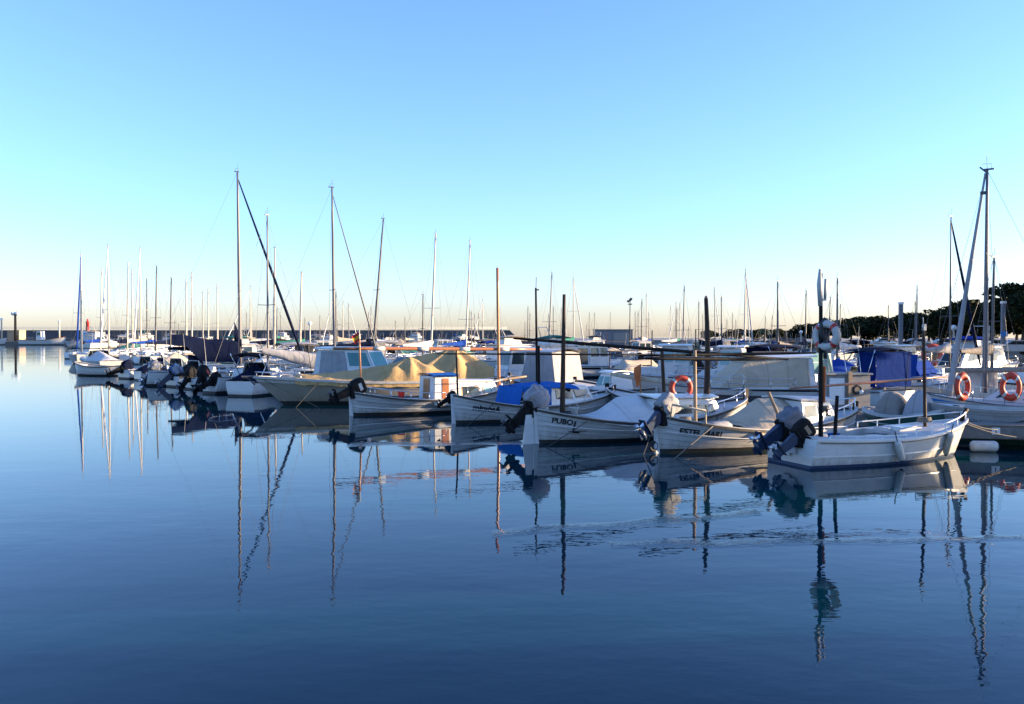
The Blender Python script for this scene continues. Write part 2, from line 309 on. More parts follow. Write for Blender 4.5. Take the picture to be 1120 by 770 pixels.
# ------------------------------------------------------------------ hull
class Hull:
    def __init__(s, L, B, zs, draft=0.35, tr=0.0, rake=0.25, srake=0.1, fl=0.55, boot=0.10, full=0.8, round_=0.25, midp=0.45):
        s.__dict__.update(L=L, B=B, zs=zs, draft=draft, tr=tr, rake=rake, srake=srake, fl=fl, boot=boot, full=full, rd=round_, mp=midp)
    def hb(s, t):
        if s.tr > 0:
            if t < 0.42: w = s.tr + (1 - s.tr) * math.sin(t / 0.42 * math.pi / 2)
            else: w = max(0.0, 1 - ((t - 0.42) / 0.58) ** 2.4) ** s.full
        else:
            u = abs((t - 0.48) / (0.48 if t < 0.48 else 0.52)); w = max(0.0, 1 - u ** 2.3) ** s.full
        return max(0.025, w * s.B / 2)
    def sheer(s, t):
        a, b, c = s.zs
        return b + (a - b) * ((s.mp - t) / s.mp) ** 1.8 if t < s.mp else b + (c - b) * ((t - s.mp) / (1 - s.mp)) ** 2
    def hn(s, t, z): return max(0.0, min(1.0, (z + s.draft) / (s.sheer(t) + s.draft)))
    def y(s, t, z):
        a = s.rd + s.fl * t ** 3 + (s.fl * (1 - t) ** 3 if s.tr == 0 else 0)
        return s.hb(t) * (s.hn(t, z) ** a)
    def x(s, t, z):
        h = s.hn(t, z) - 0.35
        return s.L * t + s.rake * h * t ** 7 - s.srake * h * (1 - t) ** 7
    def p(s, t, z, side=1, out=0.0): return Vector((s.x(t, z), side * (s.y(t, z) + out), z))
    def top(s, t, side=1, dz=0.0, out=0.0): z = s.sheer(t); v = s.p(t, z, side, out); v.z += dz; return v
    def find(s, x, z):
        lo, hi = 0.0, 1.0
        for _ in range(30):
            mid = (lo + hi) / 2
            if s.x(mid, z) < x: lo = mid
            else: hi = mid
        return lo
    def ts(s, n=26): return [0.5 - 0.5 * math.cos(math.pi * i / n) for i in range(n + 1)]
    def skin(s, mats, parent, name='hull', n=26, rows=6, stripe=None):
        """mats: [topside, below the boot line, stripe]; stripe = (low, high) of height between boot and sheer"""
        mb = MB(); ts = s.ts(n); ids = {}
        fr = [i / rows for i in range(rows + 1)]
        if stripe: fr = sorted(set([f for f in fr if abs(f - stripe[0]) > .03 and abs(f - stripe[1]) > .03] + list(stripe)))
        for sd_ in (1, -1):
            for i, t in enumerate(ts):
                zz = [-s.draft, -s.draft * 0.5, 0.0, s.boot] + [s.boot + (s.sheer(t) - s.boot) * f for f in fr[1:]]
                for k, z in enumerate(zz): ids[sd_, i, k] = mb.vert(s.p(t, z, sd_), (s.L * t, s.hn(t, z)))
        K = 4 + len(fr) - 1
        for sd_ in (1, -1):
            for i in range(len(ts) - 1):
                for k in range(K - 1):
                    m = 1 if k < 3 else 0
                    if stripe and k >= 3:
                        f = (fr[k - 3] + fr[k - 2]) / 2
                        if stripe[0] < f < stripe[1]: m = 2
                    mb.face((ids[sd_, i, k], ids[sd_, i + 1, k], ids[sd_, i + 1, k + 1], ids[sd_, i, k + 1]), m, True)
        for i in (0, len(ts) - 1):
            for k in range(K - 1): mb.face((ids[1, i, k], ids[-1, i, k], ids[-1, i, k + 1], ids[1, i, k + 1]), 1 if k < 3 else 0, False)
        while len(mats) < 3: mats = list(mats) + [mats[0]]
        return mb.build(name, mats, parent)
    def deck(s, m, parent, pit=None, drop=0.03, camber=0.06, name='deck', n=26):
        """pit = (t0, t1, width fraction, floor z)"""
        mb = MB(); ts = s.ts(n)
        if pit: ts = sorted(set([t for t in ts if abs(t - pit[0]) > .012 and abs(t - pit[1]) > .012] + [pit[0], pit[1]]))
        def row(t):
            z = s.sheer(t) - drop; b = max(0.01, s.y(t, z) - 0.015); x = s.x(t, z); f = pit[2] if pit else 0.6
            return x, b, b * f, z, z + camber * min(1, b * 2 / s.B)
        for a, b_ in zip(ts[:-1], ts[1:]):
            A, B_ = row(a), row(b_); inpit = pit and a >= pit[0] - 1e-6 and b_ <= pit[1] + 1e-6
            for sg in (1, -1):
                q = lambda r, y, z: mb.vert((r[0], sg * y, z))
                mb.face((q(A, A[1], A[3]), q(B_, B_[1], B_[3]), q(B_, B_[2], B_[4]), q(A, A[2], A[4])), 0, True)
                if inpit:
                    mb.face((q(A, A[2], A[4]), q(B_, B_[2], B_[4]), q(B_, B_[2], pit[3]), q(A, A[2], pit[3])), 0, True)
                    mb.face((q(A, A[2], pit[3]), q(B_, B_[2], pit[3]), q(B_, 0, pit[3]), q(A, 0, pit[3])))
                else:
                    mb.face((q(A, A[2], A[4]), q(B_, B_[2], B_[4]), q(B_, 0, B_[4]), q(A, 0, A[4])), 0, True)
        if pit:
            for t in pit[:2]:
                r = row(t); mb.face([mb.vert(p) for p in ((r[0], -r[2], r[4]), (r[0], r[2], r[4]), (r[0], r[2], pit[3]), (r[0], -r[2], pit[3]))])
        return mb.build(name, m, parent)
    def sweep(s, name, m, parent, f=1.0, w=0.03, h=0.05, out=0.0, t0=0.0, t1=1.0, dz=0.0, n=26):
        """a moulding along both sides at height fraction f between water and sheer"""
        mb = MB()
        for sg in (1, -1):
            rings = []
            for i in range(n + 1):
                t = t0 + (t1 - t0) * (0.5 - 0.5 * math.cos(math.pi * i / n)); z = s.sheer(t) * f + dz; c = s.p(t, min(z, s.sheer(t)), sg, out); c.z = z
                rings.append([mb.vert((c.x, c.y + sg * a, c.z + b)) for a, b in ((-w, -h), (w, -h), (w, h), (-w, h))])
            for i in range(n):
                for j in range(4): mb.face((rings[i][j], rings[i][(j + 1) % 4], rings[i + 1][(j + 1) % 4], rings[i + 1][j]))
            mb.face(rings[0]); mb.face(rings[-1][::-1])
        return mb.build(name, m, parent)
    def rail(s, parent, t0, t1, h, inset=0.06, r=0.014, posts=5, m='steel', name='guard_rail', sides=(1, -1), close=True, rows=(1.0,)):
        mb = MB(); n = 14
        def P(t, sg, hh): v = s.top(t, sg, hh); v.y -= sg * min(inset, abs(v.y)); return v
        for rw in rows:
            for sg in sides: mb.tube([P(t0 + (t1 - t0) * i / n, sg, h * rw) for i in range(n + 1)], r, 6)
            if close and t1 > 0.9 and len(sides) == 2: mb.tube([P(t1, 1, h * rw), P(t1, 1, h * rw) * .5 + P(t1, -1, h * rw) * .5 + Vector((.12, 0, 0)), P(t1, -1, h * rw)], r, 6)
        for sg in sides:
            for i in range(posts): t = t0 + (t1 - t0) * i / max(1, posts - 1); mb.tube([P(t, sg, -0.05), P(t, sg, h)], r * .9, 6)
        if name == 'pushpit': mb.tube([P(t0, 1, h), P(t0, -1, h)], r, 6)
        return mb.build(name, m, parent)
    def tarp(s, parent, m, t0, t1, ridge, skirt=0.10, name='cover', wr=0.03, cones=(), pw=1.25, nu=44, nv=26, seed=0.0, wide=0.02):
        """cloth tented over the hull. ridge: [(t, height above sheer)]; cones: [(t, y fraction, height, slope)]"""
        def rh(t):
            for (a, ha), (b, hb_) in zip(ridge[:-1], ridge[1:]):
                if a <= t <= b: return ha + (hb_ - ha) * (t - a) / (b - a)
            return ridge[0][1] if t < ridge[0][0] else ridge[-1][1]
        def fn(u, v):
            t = t0 + (t1 - t0) * u; k = v * 2 - 1; ak = abs(k); z0 = s.sheer(t); b = s.y(t, z0) + wide
            x = s.x(t, z0)
            if ak > 0.9:
                kk = (ak - 0.9) / 0.1; y = b; z = z0 + 0.03 - skirt * kk * (1 + .3 * noise.noise(Vector((x * 2, seed, 0))))
                y += 0.02 * noise.noise(Vector((x * 4, k, seed)))
            else:
                kk = ak / 0.9; y = b * kk; z = z0 + 0.03 + rh(t) * (1 - kk ** pw)
                sag = wr * (noise.noise(Vector((x * 1.6 + seed, kk * 2.5 + k, 0))) + .5 * noise.noise(Vector((x * 4.1, k * 5, seed + 3))) - 0.15)
                z += sag * min(1, (1 - kk) * 4)
                for ct, cy, ch, cs in cones:
                    dx = (x - s.L * ct); dy = y * math.copysign(1, k) - cy * s.B / 2
                    z = max(z, z0 + ch - cs * math.hypot(dx, dy) * (1 + .25 * math.sin(7 * math.atan2(dy, dx))))
            return (x, math.copysign(y, k), z)
        return MB().sheet(fn, nu, nv, 0.01).build(name, m, parent)

def inter(q, u, v):
    a, b, c, d = [Vector(p) for p in q]; return (a * (1 - u) + b * u) * (1 - v) + (d * (1 - u) + c * u) * v
def pane(q, u0, u1, v0, v1, m, parent, frame=None, off=0.014, name='window'):
    """a glass panel set 14 mm proud of a wall quad (a,b bottom; c,d top)"""
    n = (Vector(q[1]) - Vector(q[0])).cross(Vector(q[3]) - Vector(q[0])).normalized()
    def pl(mb, e, o):
        uu = abs(u1 - u0) * e; vv = abs(v1 - v0) * e
        pts = [inter(q, u0 - uu, v0 - vv), inter(q, u1 + uu, v0 - vv), inter(q, u1 + uu, v1 + vv), inter(q, u0 - uu, v1 + vv)]
        mb.prism([p - n * 0.01 for p in pts], [p + n * o for p in pts]); return mb
    w = pl(MB(), 0, off).build(name, m, parent)
    if frame: pl(MB(), 0.07, off * .55).build('window_frame', frame, w)
    return w

class House:
    """tapered cabin. x0 aft, x1 forward; w half widths; z0 base, z1 top; ia/if_ top inset aft/forward; iw side inset"""
    def __init__(s, x0, x1, w0, w1, z0, z1, ia=0.1, if_=0.35, iw=0.08, z0f=None, z1f=None):
        z0f = z0 if z0f is None else z0f; z1f = z1 if z1f is None else z1f
        s.b = [Vector((x0, -w0, z0)), Vector((x1, -w1, z0f)), Vector((x1, w1, z0f)), Vector((x0, w0, z0))]
        s.t = [Vector((x0 + ia, -w0 + iw, z1)), Vector((x1 - if_, -w1 + iw, z1f)), Vector((x1 - if_, w1 - iw, z1f)), Vector((x0 + ia, w0 - iw, z1))]
        b, t = s.b, s.t
        s.q = {'stb': (b[0], b[1], t[1], t[0]), 'port': (b[2], b[3], t[3], t[2]), 'front': (b[1], b[2], t[2], t[1]), 'back': (b[3], b[0], t[0], t[3])}
    def body(s, m, parent, name='cabin', bevel=0.03): return MB().prism(s.b, s.t).build(name, m, parent, bevel)
    def roof(s, m, parent, over=0.08, th=0.05, camber=0.06, name='roof', fwd=None, aft=None):
        t = s.t; f = over if fwd is None else fwd; a = over if aft is None else aft
        def fn(u, v):
            p = inter(t, u, v); k = 1 - (2 * v - 1) ** 2
            p = p + Vector((-a * (1 - u) + f * u, (2 * v - 1) * over, 0.03 + th + camber * k)); return p
        mb = MB().sheet(fn, 6, 8, th)
        # closing rim
        for (fu) in (0, 1):
            mb.grid(lambda v, w, fu=fu: Vector(fn(fu, v)) - Vector((0, 0, th * w)), 8, 1)
            mb.grid(lambda u, w, fu=fu: Vector(fn(u, fu)) - Vector((0, 0, th * w)), 6, 1)
        return mb.build(name, m, parent)
    def win(s, side, u0, u1, v0, v1, m, parent, frame=None): return pane(s.q[side], u0, u1, v0, v1, m, parent, frame)

def letters(txt, size, hull, parent, t, zf, side=-1, m='ink', name='name_lettering', bold=0.0, extra=None, shear=0.0):
    """writing laid on the hull skin; runs aft to bow on the starboard side"""
    cu = bpy.data.curves.new('lettering', 'FONT'); cu.body = txt; cu.size = size; cu.resolution_u = 3; cu.offset = bold; cu.shear = shear
    tmp = bpy.data.objects.new('lettering', cu); COL.objects.link(tmp); dg = bpy.context.evaluated_depsgraph_get(); dg.update()
    me = bpy.data.meshes.new_from_object(tmp.evaluated_get(dg)); bpy.data.objects.remove(tmp); bpy.data.curves.remove(cu)
    x0 = hull.L * t; w = max(v.co.x for v in me.vertices)
    for v in me.vertices:
        tt = hull.find(x0 + v.co.x, 0.5 * hull.sheer(t)); base = hull.sheer(tt) * zf
        z = base + v.co.y; q = hull.p(hull.find(x0 + v.co.x, z), z, side, 0.006); v.co = (x0 + v.co.x, q.y, z)
    me.materials.clear(); me.materials.append(M[m])
    o = bpy.data.objects.new(name, me); COL.objects.link(o); o.parent = parent
    return o

def outboard(parent, x, y, z, tilt=55, cover='motor_cover', leg='motor_blue', sc=1.0, yaw=0, covered=True, badge=None, seed=0.0):
    g = sub_empty('outboard_motor', parent)
    mt = Matrix.Translation((x, y, z)) @ Matrix.Rotation(R(yaw), 4, 'Z') @ Matrix.Rotation(R(tilt), 4, 'Y') @ Matrix.Scale(sc, 4)
    mb = MB()
    if covered: mb.blob((-.05, 0, .40), (.31, .21, .30), 26, 18, e=.58, wob=.34, seed=seed)
    else:
        mb.blob((-.05, 0, .38), (.30, .19, .27), 18, 12, e=.5); mb.box((-.03, 0, .14), (.46, .32, .10))
    mb.xform(mt).build('cowl', cover, g)
    MB().box((-.03, 0, .13), (.44, .30, .13), taper=1.08).xform(mt).build('lower_cowl', 'black', g, .02)
    mb = MB()
    mb.prism([(-.16, -.055, -.50), (.07, -.055, -.50), (.07, .055, -.50), (-.16, .055, -.50)], [(-.20, -.10, .14), (.14, -.10, .14), (.14, .10, .14), (-.20, .10, .14)])
    mb.box((-.12, 0, -.53), (.50, .24, .03))
    mb.prism([(-.10, -.02, -.86), (.06, -.02, -.86), (.06, .02, -.86), (-.10, .02, -.86)], [(-.18, -.055, -.5), (.09, -.055, -.5), (.09, .055, -.5), (-.18, .055, -.5)])
    mb.tube([(.17, 0, -.72), (.10, 0, -.72), (-.02, 0, -.72), (-.24, 0, -.72)], [.015, .06, .075, .05], 10)
    mb.xform(mt).build('leg', leg, g, 0.01)
    mb = MB(); mb.tube([(-.24, 0, -.72), (-.36, 0, -.72)], [.045, .03], 10)
    for k in range(3):
        a = 2 * math.pi * k / 3 + .3; c, s_ = math.cos(a), math.sin(a)
        pts = [(-.28, .04, -.05), (-.33, .16, -.07), (-.30, .17, .05), (-.27, .05, .05)]
        q = [(px, r_ * c - w * s_, -.72 + r_ * s_ + w * c) for px, r_, w in pts]
        mb.prism([Vector(p_) for p_ in q], [Vector(p_) + Vector((.012, 0, 0)) for p_ in q])
    mb.xform(mt).build('propeller', 'steel' if leg != 'black' else 'mastdark', g)
    mb = MB(); mb.box((x + .10 * sc, y, z - .05), (.16 * sc, .28 * sc, .34 * sc)); mb.build('bracket', 'black', g, 0.01)
    if badge:
        mb = MB(); 
        mb.box((-.05, -.185, .40), (.26, .02, .12))
        mb.xform(mt).build('badge', badge, g)
    return g

def pole(parent, p0, p1, r0, r1, m, name='mast', bend=0.0, n=8):
    p0, p1 = Vector(p0), Vector(p1); pts = []
    for i in range(9):
        f = i / 8; q = p0.lerp(p1, f); q.x += bend * math.sin(math.pi * f); pts.append(q)
    return MB().tube(pts, [r0 + (r1 - r0) * i / 8 for i in range(9)], n).build(name, m, parent)

class Frame:
    """a moored boat's root with stern at photo column ps, depth ds and bow at pb, db"""
    def __init__(s, name, label, cat, ps, ds, pb, db, group=None):
        a = Vector((wx(ps, ds), ds, 0)); b = Vector((wx(pb, db), db, 0)); s.L = (b - a).length; s.rz = math.atan2(b.y - a.y, b.x - a.x); s.a = a
        s.root = thing(name, label, cat, a, s.rz, group)
    def loc(s, px, py, D):
        return Matrix.Rotation(-s.rz, 4, 'Z') @ (wp(px, py, D) - s.a)
    def at(s, px, py, off=0.0):
        """point on the boat's centre plane (shifted by off to port) seen at px, py"""
        d = Vector(((px - 560) / F_PX, 1.0, -(py - HOR) / F_PX)); n = Vector((-math.sin(s.rz), math.cos(s.rz), 0))
        k = ((s.a + n * off).dot(n)) / d.dot(n); w = Vector((0, 0, CAM_H)) + d * k
        return Matrix.Rotation(-s.rz, 4, 'Z') @ (w - s.a)

# ================================================================== SETTING
def water():
    mb = MB(); S = 3500
    mb.face([mb.vert(p) for p in ((-S, -S * .2, 0), (S, -S * .2, 0), (S, S, 0), (-S, S, 0))])
    m = bpy.data.materials.new('harbour_water'); m.use_nodes = True; nt = m.node_tree; b = nt.nodes['Principled BSDF']
    b.inputs['Base Color'].default_value = (0.0003, 0.023, 0.036, 1); b.inputs['Roughness'].default_value = 0.012; b.inputs['IOR'].default_value = 1.235; b.inputs['Specular Tint'].default_value = (0.15, 0.75, 1.0, 1)
    tc = nt.nodes.new('ShaderNodeTexCoord')
    def nz(scale, rot, st, detail=2):
        mp = nt.nodes.new('ShaderNodeMapping'); mp.inputs['Rotation'].default_value = (0, 0, R(rot)); mp.inputs['Scale'].default_value = st
        n = nt.nodes.new('ShaderNodeTexNoise'); n.inputs['Scale'].default_value = scale; n.inputs['Detail'].default_value = detail; n.inputs['Roughness'].default_value = .5
        nt.links.new(tc.outputs['Object'], mp.inputs[0]); nt.links.new(mp.outputs[0], n.inputs['Vector']); return n.outputs['Fac']
    def mth(op, a, b_=None, c=None):
        n = nt.nodes.new('ShaderNodeMath'); n.operation = op
        for i, q in enumerate((a, b_, c)):
            if q is None: continue
            if isinstance(q, (int, float)): n.inputs[i].default_value = q
            else: nt.links.new(q, n.inputs[i])
        return n.outputs[0]
    sp = nt.nodes.new('ShaderNodeSeparateXYZ'); nt.links.new(tc.outputs['Object'], sp.inputs[0])
    big = nz(0.55, 12, (1, 1.5, 1), 1); mid = nz(2.3, -8, (1, 1.7, 1), 2); fine = nz(9, 5, (1, 2.2, 1), 1)
    calm = nz(0.05, 0, (1, 2.0, 1), 2)
    cm = nt.nodes.new('ShaderNodeMapRange'); cm.inputs['From Min'].default_value = .38; cm.inputs['From Max'].default_value = .62; cm.inputs['To Min'].default_value = .45; cm.inputs['To Max'].default_value = 1.1
    nt.links.new(calm, cm.inputs['Value'])
    near = nt.nodes.new('ShaderNodeMapRange'); near.inputs['From Min'].default_value = 9; near.inputs['From Max'].default_value = 24; near.inputs['To Min'].default_value = 1.0; near.inputs['To Max'].default_value = 0.30
    nt.links.new(sp.outputs['Y'], near.inputs['Value'])
    h = mth('ADD', mth('ADD', mth('MULTIPLY', big, 0.010), mth('MULTIPLY', mid, 0.0034)), mth('MULTIPLY', fine, 0.0002))
    far = nt.nodes.new('ShaderNodeMapRange'); far.inputs['From Min'].default_value = 75; far.inputs['From Max'].default_value = 170; far.inputs['To Min'].default_value = 1.0; far.inputs['To Max'].default_value = 7.0
    nt.links.new(sp.outputs['Y'], far.inputs['Value'])
    h = mth('MULTIPLY', mth('MULTIPLY', mth('MULTIPLY', h, cm.outputs[0]), near.outputs[0]), far.outputs[0])
    # two thin bands of cat's-paw ripples crossing the calm water
    def band(y0, sl, x0, x1, wdt):
        wob = mth('MULTIPLY', mth('SUBTRACT', nz(0.8, 0, (1, 1, 1), 2), .5), .9)
        d = mth('ABSOLUTE', mth('SUBTRACT', mth('ADD', sp.outputs['Y'], wob), mth('ADD', mth('MULTIPLY', sp.outputs['X'], sl), y0)))
        k = mth('SUBTRACT', 1.0, mth('MULTIPLY', d, 1 / wdt)); k = mth('MAXIMUM', k, 0)
        r = mth('MULTIPLY', mth('GREATER_THAN', sp.outputs['X'], x0), mth('LESS_THAN', sp.outputs['X'], x1)); return mth('MULTIPLY', k, r)
    bd = mth('ADD', band(13.5, .34, -.3, 4.2, .30), band(12.6, .06, 1.4, 8.6, .26)); bd = mth('ADD', bd, band(24.6, .02, -4.5, 1.0, .5))
    rip = mth('MULTIPLY', nz(7, 4, (1, 2.4, 1), 2), mth('MULTIPLY', bd, 0.010))
    h = mth('ADD', h, rip)
    bp = nt.nodes.new('ShaderNodeBump'); bp.inputs['Strength'].default_value = 1.0; bp.inputs['Distance'].default_value = 1.0
    nt.links.new(h, bp.inputs['Height']); nt.links.new(bp.outputs[0], b.inputs['Normal'])
    return struct(mb.build('water', m, recalc=False))
water()

# ---- quay along the right and across the back
QA = [(28, -30), (52, 62), (60, 100), (84, 200), (92, 300), (40, 330), (18, 330), (18, 700), (900, 700), (900, -30)]
mb = MB(); mb.prism([Vector((x, y, -2)) for x, y in QA], [Vector((x, y, 1.15)) for x, y in QA]); struct(mb.build('quay', 'quay'))
mb = MB()
for (a, b_) in zip(QA[:6], QA[1:7]):
    a, b_ = Vector((*a, 1.27)), Vector((*b_, 1.27)); d = (b_ - a); mb.box((a + b_) / 2 - Vector((0, 0, .05)), (d.length, .5, .24), rz=math.atan2(d.y, d.x))
struct(mb.build('kerb', 'concrete'))

# ---- breakwater with railing
bw = thing('breakwater', 'long dark concrete breakwater wall with thin railing along its top behind the harbour', 'breakwater', (wx(-60, 330), 330, 0))
xe = wx(575, 330) - wx(-60, 330)
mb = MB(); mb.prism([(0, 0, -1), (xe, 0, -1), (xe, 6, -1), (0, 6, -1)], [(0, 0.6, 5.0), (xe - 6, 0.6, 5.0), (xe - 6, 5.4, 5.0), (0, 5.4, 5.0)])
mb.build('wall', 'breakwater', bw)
mb = MB(); mb.box((xe / 2, -2, 0.3), (xe, 4, 1.5)); mb.build('ledge', 'breakwater', bw)
mb = MB()
for zz in (5.6, 6.1): mb.tube([(0, 1, zz), (xe - 7, 1, zz)], .045, 5)
x = 0
while x < xe - 7: mb.tube([(x, 1, 4.9), (x, 1, 6.1)], .045, 5); x += 3.2
mb.build('railing', 'signwhite', bw)
# ---- fishing pier in front of it, on the far left
mb = MB(); a = wx(-80, 285); b_ = wx(80, 285); mb.prism([Vector(p) for p in ((a, 285, -1), (b_, 285, -1), (b_, 325, -1), (a, 325, -1))], [Vector(p) for p in ((a, 285, 1.1), (b_, 285, 1.1), (b_, 325, 1.1), (a, 325, 1.1))])
struct(mb.build('pier', 'concrete'))

# ================================================================== THE FRONT ROW OF BOATS
GF = 'wooden boats moored stern out along the front of the pontoon'
def llaut_base(f, B, zs, planks='plank', rub='rub', anti='anti', pit=None, strakes=((.62, 'white'),), rail_h=.04, post=.30, draft=.35, deck='deckw', full=.62, postm='wood', motor_post=True, stripe=None):
    h = Hull(f.L, B, zs, draft=draft, tr=0, rake=.22, srake=.10, fl=.55, boot=.11, full=full)
    h.skin([planks, anti], f.root, n=30)
    h.deck(deck, f.root, pit=pit, drop=.05)
    h.sweep('gunwale', rub, f.root, 1.0, .028, .032, .004)
    h.sweep('capping', deck, f.root, 1.0, .05, .012, -.03, dz=.045)
    for k, (fz, m) in enumerate(strakes): h.sweep('strake', m, f.root, fz, .012, .013, .006, .02, .98)
    # stem and stern posts
    tb = h.top(1.0); mb = MB()
    mb.prism([(tb.x - .10, -.035, tb.z - .25), (tb.x + .05, -.035, tb.z - .25), (tb.x + .05, .035, tb.z - .25), (tb.x - .10, .035, tb.z - .25)],
             [(tb.x - .06, -.04, tb.z + post), (tb.x + .10, -.05, tb.z + post * .9), (tb.x + .10, .05, tb.z + post * .9), (tb.x - .06, .04, tb.z + post)])
    mb.build('stem_post', postm, f.root, .012)
    a, b_ = h.p(0, h.boot - .05), h.top(0)
    MB().prism([(a.x - .09, -.035, a.z - .2), (a.x + .05, -.035, a.z - .2), (a.x + .05, .035, a.z - .2), (a.x - .09, .035, a.z - .2)],
               [(b_.x - .07, -.035, b_.z + .05), (b_.x + .06, -.035, b_.z + .05), (b_.x + .06, .035, b_.z + .05), (b_.x - .07, .035, b_.z + .05)]).build('stern_post', 'white', f.root, .008)
    return h
def rudder(f, h, m='white'):
    a = h.p(0, .1); b_ = h.top(0)
    MB().prism([(a.x - .50, -.022, -.3), (a.x - .10, -.022, -.3), (a.x - .10, .022, -.3), (a.x - .50, .022, -.3)], [(b_.x - .30, -.022, b_.z - .12), (b_.x - .09, -.022, b_.z - .12), (b_.x - .09, .022, b_.z - .12), (b_.x - .30, .022, b_.z - .12)]).build('rudder', m, f.root, .006)
def yard(f, a, b_, r, m, name='yard', bands=0, bandm='lbwhite'):
    a, b_ = Vector(a), Vector(b_)
    y = MB().tube([a.lerp(b_, i / 6) for i in range(7)], [r * .7, r, r * 1.1, r * 1.15, r * 1.1, r, r * .7], 8).build(name, m, f.root)
    for k in range(bands):
        q = (k + 1) / (bands + 1); MB().tube([a.lerp(b_, q - .025), a.lerp(b_, q + .025)], r * 1.35, 8).build('sail_tie', bandm, y)
    return y
def rope(pts, r=.011, m='ropedark', label=None, sag=0.0, group=None):
    P = [Vector(p) for p in pts]; out = []
    for a, b_ in zip(P[:-1], P[1:]):
        for i in range(8):
            q = a.lerp(b_, i / 8); q.z -= sag * 4 * (i / 8) * (1 - i / 8); out.append(q)
    out.append(P[-1]); o = MB().tube(out, r, 6).build('mooring_rope', m); return tag(o, label, 'rope', group)
def world_of(f, v): return f.a + Matrix.Rotation(f.rz, 4, 'Z') @ Vector(v)
def fender(p0, p1, r, label, blue=True):
    p0, p1 = Vector(p0), Vector(p1); d = p1 - p0
    t = thing('fender', label, 'fender', p0)
    mb = MB(); ks = [0, .04, .12, .88, .96, 1]; rs = [.35, .8, 1, 1, .8, .35]
    mb.tube([d * k for k in ks], [r * q for q in rs], 12).build('body', 'fender', t)
    if blue: MB().tube([d * .97, d * 1.07], [r * .75, r * .3], 10).build('end_cap', 'navy', t)
    MB().tube([d * 0, -d.normalized() * .28], .012, 6).build('lanyard', 'ropedark', t)
    return t
def lifebuoy(p, label, m='orange', R0=.29, r0=.085, tilt=None, rz=0, band='tape', rope_=True):
    t = thing('lifebuoy', label, 'lifebuoy', p, rz)
    mb = MB().torus((0, 0, 0), R0, r0, 'Y', 36, 10, tilt=tilt); mb.build('ring', m, t)
    for k in range(4):
        a0 = math.pi / 4 + k * math.pi / 2; mb = MB(); ids = []
        for i in range(4):
            a = a0 + (i - 1.5) * .09; ring = []
            for j in range(10):
                b_ = 2 * math.pi * j / 10; rad = R0 + (r0 + .006) * math.cos(b_); q = Vector((rad * math.cos(a), (r0 + .006) * math.sin(b_), rad * math.sin(a)))
                ring.append(mb.vert(tilt @ q if tilt else q))
            ids.append(ring)
        for i in range(3):
            for j in range(10): mb.face((ids[i][j], ids[i][(j + 1) % 10], ids[i + 1][(j + 1) % 10], ids[i + 1][j]), 0, True)
        mb.build('band', band, t)
    if rope_:
        pts = []
        for i in range(49):
            a = 2 * math.pi * i / 48; rad = R0 + r0 + .008 + .02 * abs(math.sin(2 * a + math.pi / 2)); q = Vector((rad * math.cos(a), 0, rad * math.sin(a))); pts.append(tilt @ q if tilt else q)
        MB().tube(pts, .010, 5, cap=False).build('grab_line', 'rope', t)
    return t
def flag(parent, p, w, h, stripes, yaw=0.0, name='flag'):
    """limp flag hanging from a staff; stripes = materials from top to bottom"""
    mb = MB(); n = len(stripes); mt = Matrix.Translation(p) @ Matrix.Rotation(yaw, 4, 'Z')
    for k in range(n):
        def fn(u, v, k=k):
            q = (k + v) / n; return mt @ Vector((u * w * (1 - .35 * q), .06 * math.sin(u * 7 + q * 2) * u, -q * h - u * h * .45))
        mb.grid(fn, 8, 3, k)
    return mb.build(name, stripes, parent, recalc=False)

# ---- 1. white open motor launch with two outboards
f = Frame('motor_launch', 'white open motor launch with two tilted outboards and a red banded lifebuoy', 'boat', 863, 20.6, 1046, 22.3, GF)
h = Hull(f.L, 2.1, (.66, .60, .88), draft=.3, tr=.86, rake=.55, srake=-.12, fl=.75, boot=.07, full=.78, round_=.13)
h.skin(['white', 'anti_blue'], f.root, n=32)
h.deck('deckw', f.root, pit=(.06, .56, .74, .22), drop=.03, camber=.10)
h.sweep('gunwale', 'white', f.root, 1.0, .035, .03, .0)
h.sweep('strake', 'darkgrey', f.root, .90, .012, .010, .006, .02, .97)
h.sweep('chine_strake', 'white', f.root, .42, .014, .014, .006, .0, .95)
L = f.L
h.rail(f.root, .56, .985, .20, .05, .018, 5, 'signwhite', 'bow_rail')
for sg_ in (1, -1): h.rail(f.root, .08, .50, .10, .05, .014, 4, 'signwhite', 'side_rail', sides=(sg_,))
for x, ln in ((L * .14, .40), (L * .34, .34), (L * .50, .30)):
    MB().box((x, 0, .42), (ln, 1.25, .05)).box((x, 0, .3), (ln * .8, 1.1, .22)).build('thwart', 'deckw', f.root, .012)
MB().box((L * .42, -.42, .58), (.40, .30, .14), rz=.1).build('locker_box', 'deckw', f.root, .03)
MB().box((L * .27, .35, .53), (.5, .3, .16)).build('locker_box', 'deckw', f.root, .03)
MB().box((L * .66, 0, .73), (.7, .6, .06), ry=-.05).box((L * .665, 0, .77), (.5, .45, .03), ry=-.05).build('foredeck_hatch', 'white', f.root, .012)
MB().box((L * .60, .2, .70), (.30, .5, .10)).build('folded_cover', 'whitec', f.root)
p_ = h.top(.985); MB().tube([(p_.x - .05, 0, p_.z - .02), (p_.x + .02, 0, p_.z + .14), (p_.x + .12, 0, p_.z + .28)], [.05, .045, .055], 8).build('stem_post', 'wood', f.root)
outboard(f.root, -.08, .22, .72, 60, 'motor_cover', 'motor_blue', 1.0, 4, True, seed=1.0)
outboard(f.root, -.08, -.36, .62, 52, 'black', 'motor_blue', .80, -6, False, badge='woodlight')
